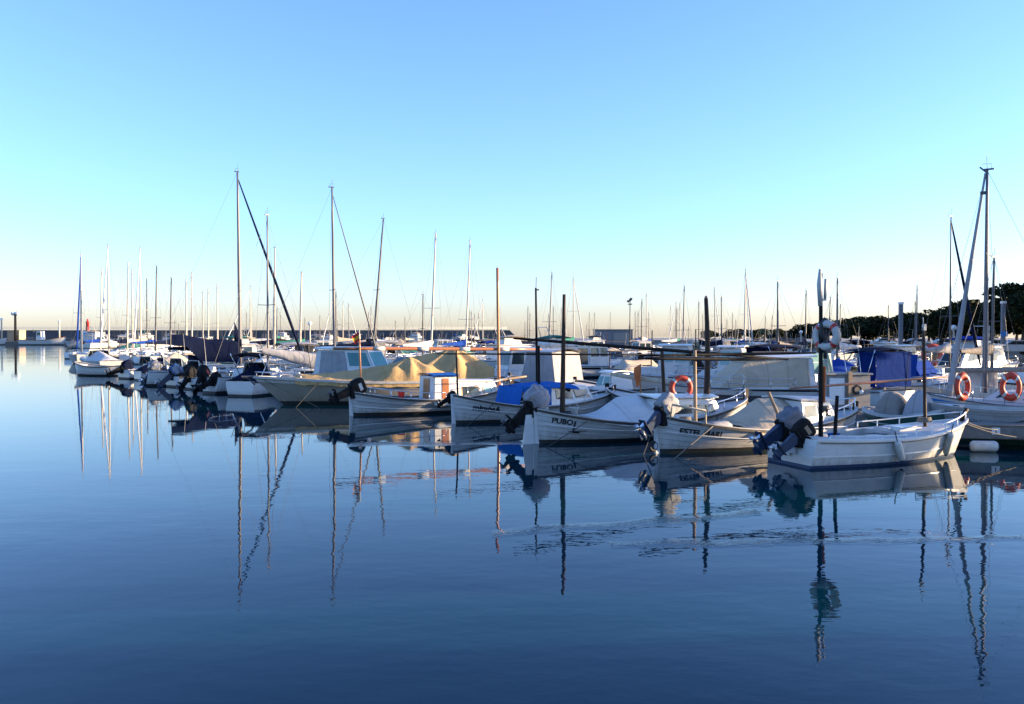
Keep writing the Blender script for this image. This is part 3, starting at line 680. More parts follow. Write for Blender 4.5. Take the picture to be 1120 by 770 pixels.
for (u, z) in ((.10, .36), (.50, .40), (.30, .30)):
    MB().box((-.02, u - .25, z), (.02, .26, .16)).build('transom_plate', 'white', f.root, .008)
b0 = f.at(893, 482, -.62); m1 = f.at(892, 300, -.3)
pole(f.root, (.55, -.45, .3), (.52, -.45, wz(300, 20.6)), .055, .04, 'black', 'mast')
mt_ = Vector((.52, -.45, wz(300, 20.6)))
MB().tube([mt_ + Vector((-.01, 0, -.75)), mt_ + Vector((-.03, 0, -.25)), mt_ + Vector((-.02, 0, .1))], [.05, .065, .03], 8).tube([mt_ + Vector((.12, 0, -.6)), mt_ + Vector((.14, 0, -.12))], .035, 6).box(mt_ + Vector((.06, 0, -.6)), (.16, .05, .05)).build('masthead_light', 'lbwhite', f.root)
MB().box((.62, -.47, 1.7), (.05, .05, .5)).box((.63, -.46, 2.1), (.06, .06, .4)).build('rolled_pennant', 'orangecloth', f.root, .015)
pole(f.root, (.80, -.62, .62), (.86, -.62, 1.62), .045, .04, 'black', 'awning_pole')
yard(f, f.at(864, 425, .2), f.at(1036, 412, .2), .028, 'varnish', 'boathook_spar')
yard(f, f.at(823, 427, .6) , f.at(900, 428, -.5), .022, 'black', 'awning_bar')
q0, q1 = f.at(1013, 472), f.at(1010, 358)
pole(f.root, q0 - Vector((0, 0, .1)), q1, .045, .032, 'wood', 'foremast')
MB().box(q1 - Vector((-.02, 0, .0)), (.09, .07, .16)).tube([q1, q1 + Vector((-.02, 0, .25))], .012, 6).build('mast_fitting', 'lbwhite', f.root, .01)
for t0_, px_ in ((.42, 0), (.78, 0)):
    a = h.top(t0_, -1, -.02, .09); a2 = h.p(t0_ + .05, .12, -1, .12); fender(world_of(f, a), world_of(f, a2), .085, 'white blue-tipped fender hanging %s the white twin outboard launch' % ('amidships on' if t0_ < .6 else 'by the bow of'))
MB().torus((.60, -.50, wz(360, 20.6)), .13, .05, 'Y', 16, 8, tilt=Matrix.Diagonal((.8, 1, 1.5))).tube([(.60, -.5, wz(360, 20.6)), (.62, -.5, wz(392, 20.6))], .05, 6).build('rope_coil', 'ropedark', f.root)
F1, H1 = f, h
lifebuoy(world_of(f, (.60, -.56, wz(367, 20.6))), 'worn white lifebuoy with red bands hung high on a black mast', 'lbwhite', .265, .09, rz=-.95, band='redpaint')

# ---- 2. ESTEL MARI
f = Frame('fishing_boat', 'white planked llaut lettered ESTEL MARI with cream cover and grey outboard', 'boat', 720, 22.6, 932, 25.6, GF)
h = llaut_base(f, 2.15, (.95, .52, .90), post=.22)
L = f.L
h.tarp(f.root, 'cream', .34, .63, [(.34, .05), (.40, .36), (.48, .74), (.56, .74), (.63, .62)], .12, 'cover', .03, seed=2.2)
c = House(L * .61, L * .86, .78, .52, .46, 1.22, .05, .32, .10, z1f=1.16)
c.body('white', f.root)
c.roof('whitec', f.root, .09, .05, .05)
for s_ in ('stb', 'port'):
    c.win(s_, .10, .44, .45, .86, 'glass', f.root, 'white'); c.win(s_, .54, .86, .45, .84, 'glass', f.root, 'white')
c.win('front', .12, .46, .4, .85, 'glass', f.root, 'white'); c.win('front', .54, .88, .4, .85, 'glass', f.root, 'white')
h.rail(f.root, .78, .985, .30, .10, .022, 4, 'signwhite', 'bow_rail')
MB().tube([h.top(.03, -1, 0), h.top(.035, -1, .36), h.top(.14, -1, .36), h.top(.14, -1, 0)], .03, 8).build('stern_rail', 'cream', f.root)
rb = MB().blob((L * .25, -.25, .62), (.40, .26, .14), wob=.25, seed=4).build('rolled_cloth', 'greyc', f.root)
outboard(f.root, -.05, -.12, .92, 52, 'motor_cover_light', 'motor_blue', .95, 8, True, seed=5.0)
letters('ESTEL MARI', .20, h, f.root, .055, .61, bold=.010)
letters('7a PM-2-1387', .045, h, f.root, .30, .66)
p0 = f.at(761, 458); pole(f.root, p0 - Vector((0, 0, .2)), f.at(760, 383), .05, .042, 'woodlight', 'awning_pole')
pole(f.root, (L * .50, -.95, .45), (L * .435, -.75, 1.55), .05, .042, 'woodlight', 'awning_post')
yard(f, f.at(700, 389, .1), f.at(892, 386, .1), .035, 'black', 'ridge_pole')
yard(f, f.at(706, 392, -.1), f.at(836, 393, -.1), .045, 'black', 'yard')
MB().torus((-.14, 0, .18), .11, .04, 'X' if False else 'Y', 16, 8).build('tyre_fender', 'rubber', f.root)
F2, H2 = f, h
s0 = world_of(f, h.top(.17, -1, .03)); rope([s0, Vector((wx(736, 21.6), 21.6, -.05))], .016, 'rope', 'pale mooring rope running down from the ESTEL MARI quarter into the water')
rope([world_of(f, (-.05, .1, .7)), Vector((wx(703, 22.2), 22.2, -.05))], .013, 'ropedark', 'dark mooring line slack from the sternpost of the ESTEL MARI')

# ---- 3. PUBOL
f = Frame('fishing_boat', 'white planked llaut lettered PUBOL with white canvas tent and small white cabin', 'boat', 588, 24.6, 812, 27.8, GF)
h = llaut_base(f, 2.3, (.93, .50, 1.02), post=.34)
L = f.L
rudder(f, h)
h.tarp(f.root, 'whitec', .22, .50, [(.22, .04), (.28, .20), (.36, .66), (.44, .78), (.50, .66)], .08, 'cover', .025, seed=7.7)
c = House(L * .46, L * .86, .90, .45, .40, 1.16, .05, .30, .10, z1f=1.08)
c.body('white', f.root, bevel=.05); c.roof('white', f.root, .06, .04, .06)
for s_ in ('stb', 'port'):
    c.win(s_, .26, .55, .42, .78, 'glass', f.root); c.win(s_, .62, .90, .42, .76, 'glass', f.root)
c.win('front', .15, .85, .4, .8, 'glass', f.root)
h.rail(f.root, .72, .985, .34, .10, .018, 4, 'steel', 'bow_rail')
outboard(f.root, -.22, .12, .94, 44, 'motor_cover_mid', 'black', 1.02, -10, True, seed=9.0)
letters('PUBO', .20, h, f.root, .035, .70, bold=.008); letters('L', .50, h, f.root, .105, .40, bold=.0)
MB().tube([(L * .09, -h.y(.12, .36) - .02, .36), (L * .16, -h.y(.17, .36) - .02, .36)], .012, 5).build('name_flourish', 'ink', f.root)
p0 = f.at(615, 452); pole(f.root, p0 - Vector((0, 0, .3)), f.at(617, 322), .085, .045, 'wood', 'mast')
yard(f, f.at(562, 370, .05), f.at(862, 393, .05), .045, 'black')
pole(f.root, f.at(727, 432) - Vector((0, 0, .2)), f.at(724, 384), .06, .05, 'wood', 'awning_pole')
q0, q1 = f.at(773, 432), f.at(772, 327)
pole(f.root, q0 - Vector((0, 0, .2)), q1, .10, .06, 'wood', 'foremast', .05)
MB().lathe([(.06, 0), (.05, .05), (.02, .1)], q1, 8).build('mast_cap', 'varnish', f.root)
F3, H3 = f, h
s0 = world_of(f, h.top(.17, -1, .03)); rope([s0, Vector((wx(594, 23.6), 23.6, -.05))], .013, 'ropedark', 'dark mooring rope slanting from the PUBOL quarter into the water')
lifebuoy(world_of(f, f.at(745, 424, .75)), 'orange lifebuoy standing upright on the white cabin roof behind the ESTEL MARI', 'orange', .30, .085, rz=.1)

# ---- 4. mimosa
f = Frame('fishing_boat', 'white planked llaut lettered mimosa with bright blue canopy over its cabin', 'boat', 497, 30.2, 668, 33.6, GF)
h = llaut_base(f, 2.2, (.96, .50, .90), post=.25)
L = f.L
c = House(L * .50, L * .86, .85, .5, .42, 1.24, .02, .45, .12, z1f=1.18)
c.body('white', f.root, bevel=.04)
for s_ in ('stb', 'port'):
    c.win(s_, .16, .52, .40, .82, 'glass', f.root); c.win(s_, .60, .92, .42, .80, 'glass', f.root)
c.win('front', .1, .9, .4, .8, 'glass', f.root)
x0 = L * .34
MB().sheet(lambda u, v: (x0 + u * L * .36, (v - .5) * 1.65, 1.16 + .18 * (1 - abs(2 * v - 1) ** 2.5) - .10 * (2 * u - 1) ** 2 + .02 * noise.noise(Vector((u * 5, v * 5, 0)))), 14, 12, .015).build('canopy', 'sky', f.root)
MB().sheet(lambda u, v: (x0 - .02 - .18 * (1 - v), (u - .5) * 1.7, .5 + v * .72), 8, 6, .015).grid(lambda u, v: (x0 + u * L * .17, -.87, .5 + v * .72 + .0), 6, 4).build('canopy_side', 'sky', f.root, recalc=False)
h.rail(f.root, .72, .985, .28, .08, .014, 4, 'steel', 'bow_rail')
letters('mimosA', .26, h, f.root, .07, .58, bold=.014)
pole(f.root, f.at(501, 441) - Vector((0, 0, .15)), f.at(499, 383), .035, .03, 'black', 'awning_pole')
pole(f.root, f.at(588, 455), f.at(586, 315), .055, .035, 'black', 'mast')
pole(f.root, f.at(590, 455, -.4), f.at(589, 378, -.4), .055, .05, 'black', 'awning_post')
yard(f, f.at(478, 387, .1), f.at(716, 388, .1), .028, 'black', 'ridge_pole')
q = f.at(586, 320); MB().tube([q, q + Vector((.02, 0, .55))], .01, 5).box(q + Vector((.05, 0, .1)), (.14, .05, .05)).build('aerial', 'black', f.root)
outboard(f.root, -.12, .25, .80, 60, 'black', 'black', .55, 0, False)
F4, H4 = f, h
s0 = world_of(f, h.top(.17, -1, .02)); rope([s0, Vector((wx(509, 29.4), 29.4, -.05))], .013, 'ropedark', 'dark mooring rope slanting across the mimosa lettering into the water')
MB_ = MB().blob((0, 0, 0), (.12, .08, .09), 12, 8).blob((.16, 0, .10), (.10, .08, .08), 12, 8); o = MB_.build('mooring_float', 'lbwhite'); o.location = world_of(f, h.p(.42, .36, -1, .1)); tag(o, 'small white double mooring float hanging amidships on the mimosa hull', 'float')

# ---- 5. llaut with long cabin under a blue roof edge, brown mast and yard
f = Frame('fishing_boat', 'white llaut with sunlit long cabin, brown door, blue roof cloth and varnished mast and yard', 'boat', 385, 33.2, 556, 36.6, GF)
h = llaut_base(f, 2.3, (.86, .52, .95), post=.25, strakes=((.66, 'plank_grey'), (.4, 'white')))
L = f.L
c = House(L * .45, L * .60, .72, .75, .42, 1.42, .03, .02, .04); c.body('white', f.root, 'wheelhouse')
MB().sheet(lambda u, v: (L * .44 + u * L * .17, (v - .5) * 1.6, 1.46 + .07 * (1 - (2 * v - 1) ** 2)), 6, 8, .05).build('roof_cloth', 'sky', f.root)
pane(c.q['stb'], .34, .62, .02, .92, 'varnish', f.root, None, .02, 'door'); pane(c.q['back'], .3, .7, .05, .9, 'varnish', f.root, None, .02, 'door')
c2 = House(L * .60, L * .93, .80, .5, .40, 1.18, .02, .40, .10, z1f=1.12); c2.body('white', f.root, bevel=.03); c2.roof('white', f.root, .05, .03, .05)
for s_ in ('stb', 'port'):
    c2.win(s_, .10, .50, .30, .76, 'glass', f.root, 'varnish'); c2.win(s_, .62, .92, .32, .74, 'paleglass', f.root, 'varnish')
for sg_ in (1, -1): h.rail(f.root, .08, .50, .30, .06, .016, 5, 'steel', 'side_rail', sides=(sg_,))
h.rail(f.root, .64, .98, .42, .06, .016, 5, 'steel', 'bow_rail')
outboard(f.root, -.12, -.05, .88, 68, 'black', 'black', 1.05, 8, False, badge='tape')
p1 = f.at(393, 371); pole(f.root, f.at(395, 432) - Vector((0, 0, .2)), p1, .045, .04, 'varnish', 'flagstaff')
flag(f.root, p1 + Vector((0, 0, .28)), .28, .34, ['redcloth', 'yellow', 'redcloth'], 2.6); MB().tube([p1, p1 + Vector((0, 0, .35))], .02, 6).build('staff_tip', 'lbwhite', f.root)
pole(f.root, f.at(546, 440) - Vector((0, 0, .2)), f.at(544, 293), .075, .055, 'varnish', 'mast')
yard(f, f.at(364, 381, .1), f.at(592, 382, .1), .06, 'varnish', 'yard', 4)
yard(f, (L * .78, -.1, 1.08), (L * 1.12, -.1, 1.30), .05, 'woodlight', 'gangplank')
F5, H5 = f, h
a = h.p(.42, .40, -1, .10); b_ = h.p(.66, .40, -1, .10); fender(world_of(f, a), world_of(f, b_), .12, 'long white fender lying flat along the hull of the llaut with varnished mast')

# ---- 6. big cream motorboat under a tan tent, bow towards the open water
f = Frame('tented_motorboat', 'large cream motorboat under a peaked tan canvas tent, raked bow pointing out', 'boat', 534, 40.6, 305, 38.4)
h = Hull(f.L, 3.0, (.95, .98, 1.22), draft=.4, tr=.86, rake=1.7, srake=.0, fl=.9, boot=.16, full=.8, round_=.22)
h.skin(['beige', 'anti', 'whitec'], f.root, n=34, stripe=(.80, .90))
h.deck('deckw', f.root); h.sweep('rub_rail', 'lbwhite', f.root, 1.0, .05, .05, .01)
h.tarp(f.root, 'sand', .0, .88, [(0, .02), (.03, .45), (.17, 1.32), (.30, 1.20), (.48, .75), (.70, .35), (.86, .18), (.88, .10)], .22, 'canvas_tent', .055, cones=((.175, .0, 1.55, .60), (.40, .50, 1.12, .62), (.29, .80, .62, .45)), pw=1.0, nu=84, nv=44, seed=11)
h.rail(f.root, .86, .99, .22, .12, .02, 3, 'steel', 'pulpit')
p = h.top(1.0); MB().box((p.x + .1, 0, p.z + .02), (.7, .22, .06)).tube([(p.x + .4, 0, p.z), (p.x + .1, 0, p.z - .12), (p.x - .1, 0, p.z - .35)], .035, 6).build('anchor', 'mastdark', f.root)
letters('7a PM-1-482', .14, h, f.root, .90, .80, side=1, name='registration') if False else None
for t_ in (.88,): pass
rope([world_of(f, h.top(.97, 1, -.1)), Vector((wx(352, 36.6), 36.6, -.05))], .012, 'ropedark', 'dark mooring line crossing the bow of the cream tented motorboat')
rope([world_of(f, h.top(.80, 1, -.1)), Vector((wx(322, 36.8), 36.8, -.05))], .012, 'ropedark', 'second dark line slanting forward along the cream tented motorboat')
F6, H6 = f, h

for (fa, ha, nm_) in ((F1, H1, 'white twin outboard launch'), (F2, H2, 'ESTEL MARI'), (F3, H3, 'PUBOL'), (F4, H4, 'mimosa'), (F5, H5, 'varnished mast llaut')):
    b_ = ha.top(.985, 1, 0); b_.y = 0; e = world_of(fa, b_); d = Matrix.Rotation(fa.rz, 4, 'Z') @ Vector((1, .1, 0)); q = e + d * 1.3; q.z = .56
    rope([e, q], .014, 'rope', 'bow rope tying the %s to the pontoon' % nm_, .06)
for (fa, ha, t_, nm_, r_) in ((F2, H2, .42, 'ESTEL MARI', .085), (F3, H3, .62, 'PUBOL', .09), (F4, H4, .60, 'mimosa', .08)):
    a = world_of(fa, ha.top(t_, 1, -.05, .10)); c_ = a.copy(); c_.z = .12; fender(a, c_, r_, 'white fender hanging on the far side of the %s hull' % nm_)

def bucket(p, m, label):
    t = thing('bucket', label, 'bucket', p); MB().lathe([(.10, 0), (.13, .24), (.145, .25), (.145, .27), (.12, .27), (.09, .02)], n=14).build('pail', m, t)
    MB().tube([(.14 * math.cos(a), 0, .26 + .12 * math.sin(a)) for a in [math.pi * k / 8 for k in range(9)]], .006, 5).build('handle', 'steel', t)
bucket(world_of(F1, (F1.L * .205, -.30, .445)), 'sky', 'blue bucket standing on a thwart of the white twin outboard launch')
t = thing('fish_crate', 'shallow grey fish crate lying on the launch thwart nearest its bow', 'crate', world_of(F1, (F1.L * .50, .05, .447)), F1.rz + .2)
for c_, d_ in (((0, 0, .01), (.55, .36, .02)), ((0, .17, .09), (.55, .02, .16)), ((0, -.17, .09), (.55, .02, .16)), ((.265, 0, .09), (.02, .32, .16)), ((-.265, 0, .09), (.02, .32, .16))): MB().box(c_, d_).build('side' if d_[2] > .05 else 'base', 'boxgrey', t)
def coil(p, m, label, R0=.17):
    pts = [(R0 * (1 - .04 * (k // 16)) * math.cos(k * math.pi / 8), R0 * (1 - .04 * (k // 16)) * math.sin(k * math.pi / 8), .015 + .012 * k / 8) for k in range(80)]
    o = MB().tube(pts, .014, 5).build('rope_coil', m); o.location = p; tag(o, label, 'rope')
coil(world_of(F1, (F1.L * .80, 0, .84)), 'rope', 'pale rope coil on the foredeck of the white twin outboard launch')
coil(world_of(F3, (F3.L * .125, 0, H3.sheer(.125) + .0)), 'ropedark', 'dark rope coil on the after deck of the PUBOL'); coil(world_of(F2, (F2.L * .13, .05, H2.sheer(.13) + .0)), 'rope', 'pale rope coil on the after deck of the ESTEL MARI')
bucket(world_of(F3, (F3.L * .18, .25, H3.sheer(.18) + .0)), 'lbwhite', 'white bucket by the mast on the after deck of the PUBOL')
bucket(world_of(F5, (F5.L * .30, .1, H5.sheer(.30) + .0)), 'redcloth', 'red bucket on the after deck of the llaut with varnished mast')

# ================================================================== THE SECOND ROW, ACROSS THE PONTOON
GB = 'boats moored in the row behind the front pontoon'
def bow_rail(h, root, t0=.55, hh=.42, rows=(1, .5), inset=.08): return h.rail(root, t0, .985, hh, inset, .013, 5, 'steel', 'pulpit', rows=rows)

# white cruiser with cream side curtains
f = Frame('cabin_cruiser', 'white cabin cruiser with cream canvas over its long sloped windscreen and charcoal hull band', 'boat', 908, 35.5, 742, 34.0, GB)
h = Hull(f.L, 2.7, (.95, .95, 1.15), draft=.4, tr=.85, rake=1.0, srake=0, fl=.8, boot=.12, full=.8, round_=.2)
h.skin(['white', 'anti', 'darkgrey'], f.root, stripe=(.42, .72)); h.deck('deckw', f.root); h.sweep('rub_rail', 'mastdark', f.root, .98, .03, .025, .01)
L = f.L
c = House(L * .19, L * .80, 1.12, .74, .9, 2.15, .10, 1.35, .16, z1f=2.05); c.body('white', f.root, bevel=.05); c.roof('white', f.root, .10, .05, .08, fwd=.2)
MB().box((L * .38, 0, 2.34), (1.9, .10, .07)).build('roof_hatch', 'darkgrey', f.root, .02)
for s_ in ('stb', 'port'):
    q = c.q[s_]; pane(q, .10, .97, .30, .93, 'cream', f.root, None, .02, 'window_cover') if s_ == 'stb' else pane(q, .0, .92, .10, .96, 'cream', f.root, None, .02, 'window_cover')
pane(c.q['front'], 0, 1, .10, .97, 'cream', f.root, None, .02, 'windscreen_cover')
bow_rail(h, f.root, .35, .40)
MB().tube([(L * .66, 1.0, .95), (L * .66, 1.0, 1.5), (L * .74, .9, 1.5), (L * .74, .9, .95)], .018, 6).build('grab_rail', 'steel', f.root)
letters('7a BA-3-1184', .11, h, f.root, .62, .80, side=1, name='registration')

# generic builders -------------------------------------------------------------
def motorboat(f, kind, curtain=None, B=2.2, zs=(.75, .72, 1.0), hullm='white', canvas='navy', glass='glass', band=None, engine=None, esc=1.0, tr=.85, boot=.10, detail=True):
    L = f.L; r = f.root
    h = Hull(L, B, zs, draft=.35, tr=tr, rake=.75, srake=0, fl=.8, boot=boot, full=.8, round_=.2)
    h.skin([hullm, 'anti', band or hullm], r, n=18, rows=4, stripe=(.66, .86) if band else None)
    w = B / 2; zd = zs[1]
    pit = (.08, .50, .78, .30) if kind in ('open', 'bimini', 'screen') else None
    h.deck('deckw', r, pit=pit, camber=.10, n=18)
    if detail: h.sweep('rub_rail', 'mastdark', r, .97, .025, .025, .006, n=16)
    if kind in ('cuddy', 'bimini', 'screen', 'covered'):
        c = House(L * .48, L * .86, w * .78, w * .40, zd - .02, zd + .42, .05, .55, .08, z0f=zd + .1, z1f=zd + .40); c.body('white_far', r, 'foredeck_cabin', .05)
        for s_ in ('stb', 'port'): c.win(s_, .25, .60, .35, .75, 'glass', r)
        g = House(L * .44, L * .60, w * .78, w * .62, zd + .40, zd + .92, .02, .45, .12); 
        mb = MB(); fr = g.b + g.t
        for a, b_ in ((0, 4), (1, 5), (2, 6), (3, 7)): mb.tube([fr[a], fr[b_]], .022, 6)
        mb.tube([fr[4], fr[5], fr[6], fr[7]], .022, 6); mb.build('windscreen_frame', 'white_far', r)
        for s_ in ('stb', 'port', 'front'):
            pane(g.q[s_], .03, .97, .03, .95, glass, r, None, .006, 'windscreen')
    if kind == 'bimini':
        zt = zd + 1.55
        MB().sheet(lambda u, v: (L * (.04 + .50 * u), (v - .5) * w * 1.8, zt + .16 * (1 - (2 * v - 1) ** 2) - .10 * (2 * u - 1) ** 2), 10, 10, .09).build('canopy', canvas, r)
        for x0, x1 in ((.06, .22), (.28, .22), (.50, .40)):
            for sg in (1, -1): MB().tube([(L * x1, sg * w * .86, zd), (L * x0, sg * w * .88, zt + .05)], .018, 6).build('canopy_leg', 'steel', r)
        MB().sheet(lambda u, v: (L * (.05 + .2 * u), -w * .86, zd + .2 + v * 1.32), 5, 5, .012).build('side_curtain', curtain or canvas, r)
        MB().sheet(lambda u, v: (L * .05, (u - .5) * w * 1.7, zd + .2 + v * 1.32), 5, 5, .012).build('rear_curtain', curtain or canvas, r)
    if kind == 'screen':
        pane(House(L * .44, L * .60, w * .80, w * .64, zd + .40, zd + .97, .02, .45, .12).q['stb'], -.05, 1.02, -.1, 1.04, canvas, r, None, .03, 'screen_cover')
        pane(House(L * .44, L * .60, w * .80, w * .64, zd + .40, zd + .97, .02, .45, .12).q['front'], -.02, 1.02, -.1, 1.04, canvas, r, None, .03, 'screen_cover')
    if kind == 'covered':
        h.tarp(r, canvas, .0, .50, [(0, .05), (.06, .25), (.40, .85), (.50, .80)], .12, 'cover', .04, nu=22, nv=14, seed=random.random() * 20)
    if kind == 'fullcover':
        h.tarp(r, canvas, .0, .93, [(0, .05), (.06, .35), (.38, .95), (.50, .80), (.75, .3), (.93, .08)], .18, 'cover', .05, nu=36, nv=16, seed=random.random() * 20)
    if kind == 'pilothouse':
        c = House(L * .30, L * .62, w * .74, w * .62, zd - .03, zd + 1.45, .05, .30, .10); c.body('white_far', r, 'wheelhouse', .04); c.roof('white_far', r, .12, .05, .06, fwd=.2)
        for s_ in ('stb', 'port'):
            c.win(s_, .08, .47, .48, .90, glass, r, 'white_far'); c.win(s_, .55, .92, .48, .90, glass, r, 'white_far')
        c.win('front', .06, .48, .45, .9, glass, r); c.win('front', .54, .94, .45, .9, glass, r); c.win('back', .1, .9, .1, .88, glass, r)
        House(L * .60, L * .84, w * .62, w * .34, zd - .03, zd + .42, .02, .3, .1, z0f=zd + .1).body('white_far', r, 'foredeck_cabin', .04)
    if kind == 'flybridge':
        c = House(L * .18, L * .74, w * .82, w * .55, zd - .03, zd + 1.15, .08, 1.0, .12); c.body('white_far', r, 'cabin', .05)
        for s_ in ('stb', 'port'): c.win(s_, .12, .88, .45, .84, glass, r)
        c.win('front', .08, .92, .2, .85, glass, r); c.roof('white_far', r, .14, .06, .05)
        House(L * .26, L * .50, w * .6, w * .5, zd + 1.26, zd + 1.75, .1, .3, .08).body('white_far', r, 'flybridge', .05)
        MB().sheet(lambda u, v: (L * (.24 + .30 * u), (v - .5) * w * 1.35, zd + 1.80 + .22 * math.sin(math.pi * u) * (1 - (2 * v - 1) ** 2 * .6)), 8, 8, .05).build('flybridge_cover', canvas, r)
        MB().tube([(L * .30, -w * .5, zd + 1.7), (L * .25, -w * .4, zd + 2.6), (L * .25, w * .4, zd + 2.6), (L * .30, w * .5, zd + 1.7)], .03, 6).build('radar_arch', 'white_far', r)
    if kind == 'open':
        c = House(L * .36, L * .46, .30, .24, .30, zd + .65, .02, .12, .04); c.body('white_far', r, 'console', .03); c.win('front', .1, .9, .55, .95, glass, r)
        MB().box((L * .22, 0, .55), (.4, w * 1.2, .45)).build('bench', 'deckw', r, .03)
    if detail: bow_rail(h, r, .55, .36, (1,))
    if kind not in ('fullcover',):
        MB().tube([(L * .40, w * .55, zd), (L * .38, w * .6, zd + 1.3), (L * .35, w * .62, zd + 2.5)], [.018, .012, .007], 5).build('aerial', 'lbwhite', r)
        MB().box((L * .72, 0, zd + (.50 if kind in ('cuddy', 'bimini', 'screen', 'covered', 'pilothouse') else .16)), (.45, .42, .05), ry=.06).build('hatch', 'glass', r, .01)
        MB().tube([(L * .06, -w * .6, zd - .1), (L * .02, -w * .64, zd + 1.6)], [.02, .01], 5).build('fishing_rod', 'black', r)
        MB().blob((L * .18, w * .3, zd + .02), (.28, .22, .16), 10, 8, wob=.3, seed=L).build('folded_cover', 'taupe', r)
    if engine: outboard(r, -.08, 0, zd + .05, random.uniform(34, 68), engine, 'black' if engine in ('black',) else 'motor_blue', esc, random.uniform(-28, 28), engine != 'black', seed=random.random() * 9)
    return h

def sailboat(f, mast_x, mh, B=None, canvas='navy', mastm='alu', jib=None, hood=None, lean=0.0, band=None, boom=True, spread=(.52,), hullm='white', rig=True, detail=True, rmast=.065, stripe=None, crown=True, jr=1.0):
    """mast_x from the stern, mh masthead above water"""
    L = f.L; r = f.root; B = B or .30 * L + .2
    zs = (.85, .78, 1.05)
    h = Hull(L, B, zs, draft=.4, tr=.62, rake=.75, srake=-.2, fl=.5, boot=.13, full=.72, round_=.28)
    h.skin([hullm, 'anti', band or hullm], r, n=18, rows=4, stripe=stripe or ((.72, .84) if band else None))
    h.deck('deckw', r, camber=.08, n=18, pit=(.06, .30, .62, .45)); w = B / 2
    if detail: h.sweep('toe_rail', 'mastdark', r, 1.0, .02, .02, .0, n=16)
    c = House(L * .30, L * .72, w * .62, w * .34, .76, 1.22, .1, .45, .10, z0f=.86, z1f=1.18); c.body('white_far', r, 'cabin', .04)
    for s_ in ('stb', 'port'): c.win(s_, .15, .50, .35, .75, 'glass', r); c.win(s_, .58, .80, .35, .72, 'glass', r)
    top = Vector((mast_x - lean, 0, mh)); foot = Vector((mast_x, 0, 1.1))
    n = 8; ms = MB().tube([foot.lerp(top, i / n) for i in range(n + 1)], [rmast * (1 - .45 * (i / n) ** 2) for i in range(n + 1)], 8).build('mast', mastm, r)
    for q in spread:
        p = foot.lerp(top, q); sw = min(.62 * w, .95)
        MB().tube([p + Vector((-.08, -sw, .03)), p, p + Vector((-.08, sw, .03))], .018, 6).build('spreaders', mastm, ms)
    if crown:
        MB().box(top + Vector((-.05, 0, .03)), (.30, .06, .05)).tube([top, top + Vector((.02, 0, .45))], .008, 5).tube([top + Vector((-.12, 0, .05)), top + Vector((-.12, 0, .2)), top + Vector((.15, 0, .22))], .008, 5).build('masthead_fitting', 'mastdark', ms)
    if rig:
        mb = MB(); rr = .007
        bow = h.top(.985, 1, .05); bow.y = 0; st = Vector((.1, 0, .95))
        if not jib: mb.tube([top, bow], rr, 4)
        mb.tube([top, st], rr, 4)
        for sg in (1, -1):
            ch = h.top(mast_x / L - .02, sg, .05); ch.y -= sg * .08
            if spread: s1 = foot.lerp(top, spread[0]) + Vector((-.08, sg * min(.62 * w, .95), .03)); mb.tube([top, s1, ch], rr, 4); mb.tube([foot.lerp(top, spread[0] - .02), ch], rr, 4)
            else: mb.tube([top, ch], rr, 4)
        mb.build('rigging', 'wire', r)
    if jib:
        bow = h.top(.985, 1, .3); bow.y = 0; a = top.lerp(foot, .03)
        MB().tube([bow.lerp(a, i / 8) for i in range(9)], [q * jr for q in (.05, .085, .09, .085, .08, .07, .06, .05, .035)], 8).build('furled_jib', jib, r)
    if boom:
        b0, b1 = foot + Vector((-.08, 0, 1.0)), foot + Vector((-mast_x * .78, 0, 1.05))
        MB().tube([b0, b1], .045, 8).build('boom', mastm, r)
        def fn(u, v):
            x = b0.x + (b1.x - b0.x) * u; rad = .06 + .14 * (1 - u) ** .7 * (1 + .15 * noise.noise(Vector((u * 9, mh, v * 3)))); a = 2 * math.pi * v
            return (x, rad * .75 * math.cos(a), b0.z + .12 + rad * 1.1 * math.sin(a) + (.18 * (1 - u) ** 3 if math.sin(a) > 0 else 0))
        MB().grid(fn, 16, 10).build('sail_cover', canvas, r)
    if hood:
        def fn(u, v):
            a = math.pi * v; k = .55 + .45 * math.sin(math.pi * min(1, u * .5 + .5) / 1.0) if False else (1 - u ** 2.2) ** .6
            return (L * .26 + u * .95, -math.cos(a) * w * .66, 1.12 + math.sin(a) ** .6 * .72 * k)
        MB().sheet(fn, 10, 14, .012).build('sprayhood', hood, r)
    if detail:
        h.rail(r, .84, .99, .50, .05, .013, 3, 'steel', 'pulpit', rows=(1, .55)); h.rail(r, .0, .12, .55, .05, .013, 3, 'steel', 'pushpit', close=False, rows=(1, .55))
        mb = MB()
        for sg in (1, -1):
            for k in range(4):
                p = h.top(.2 + .18 * k, sg, 0); mb.tube([(p.x, p.y - sg * .06, p.z), (p.x, p.y - sg * .06, p.z + .5)], .011, 5)
            mb.tube([(lambda p: (p.x, p.y - sg * .06, p.z + .5))(h.top(.12 + .72 * i / 8, sg, 0)) for i in range(9)], .006, 4)
        mb.build('lifelines', 'steel', r)
    return h

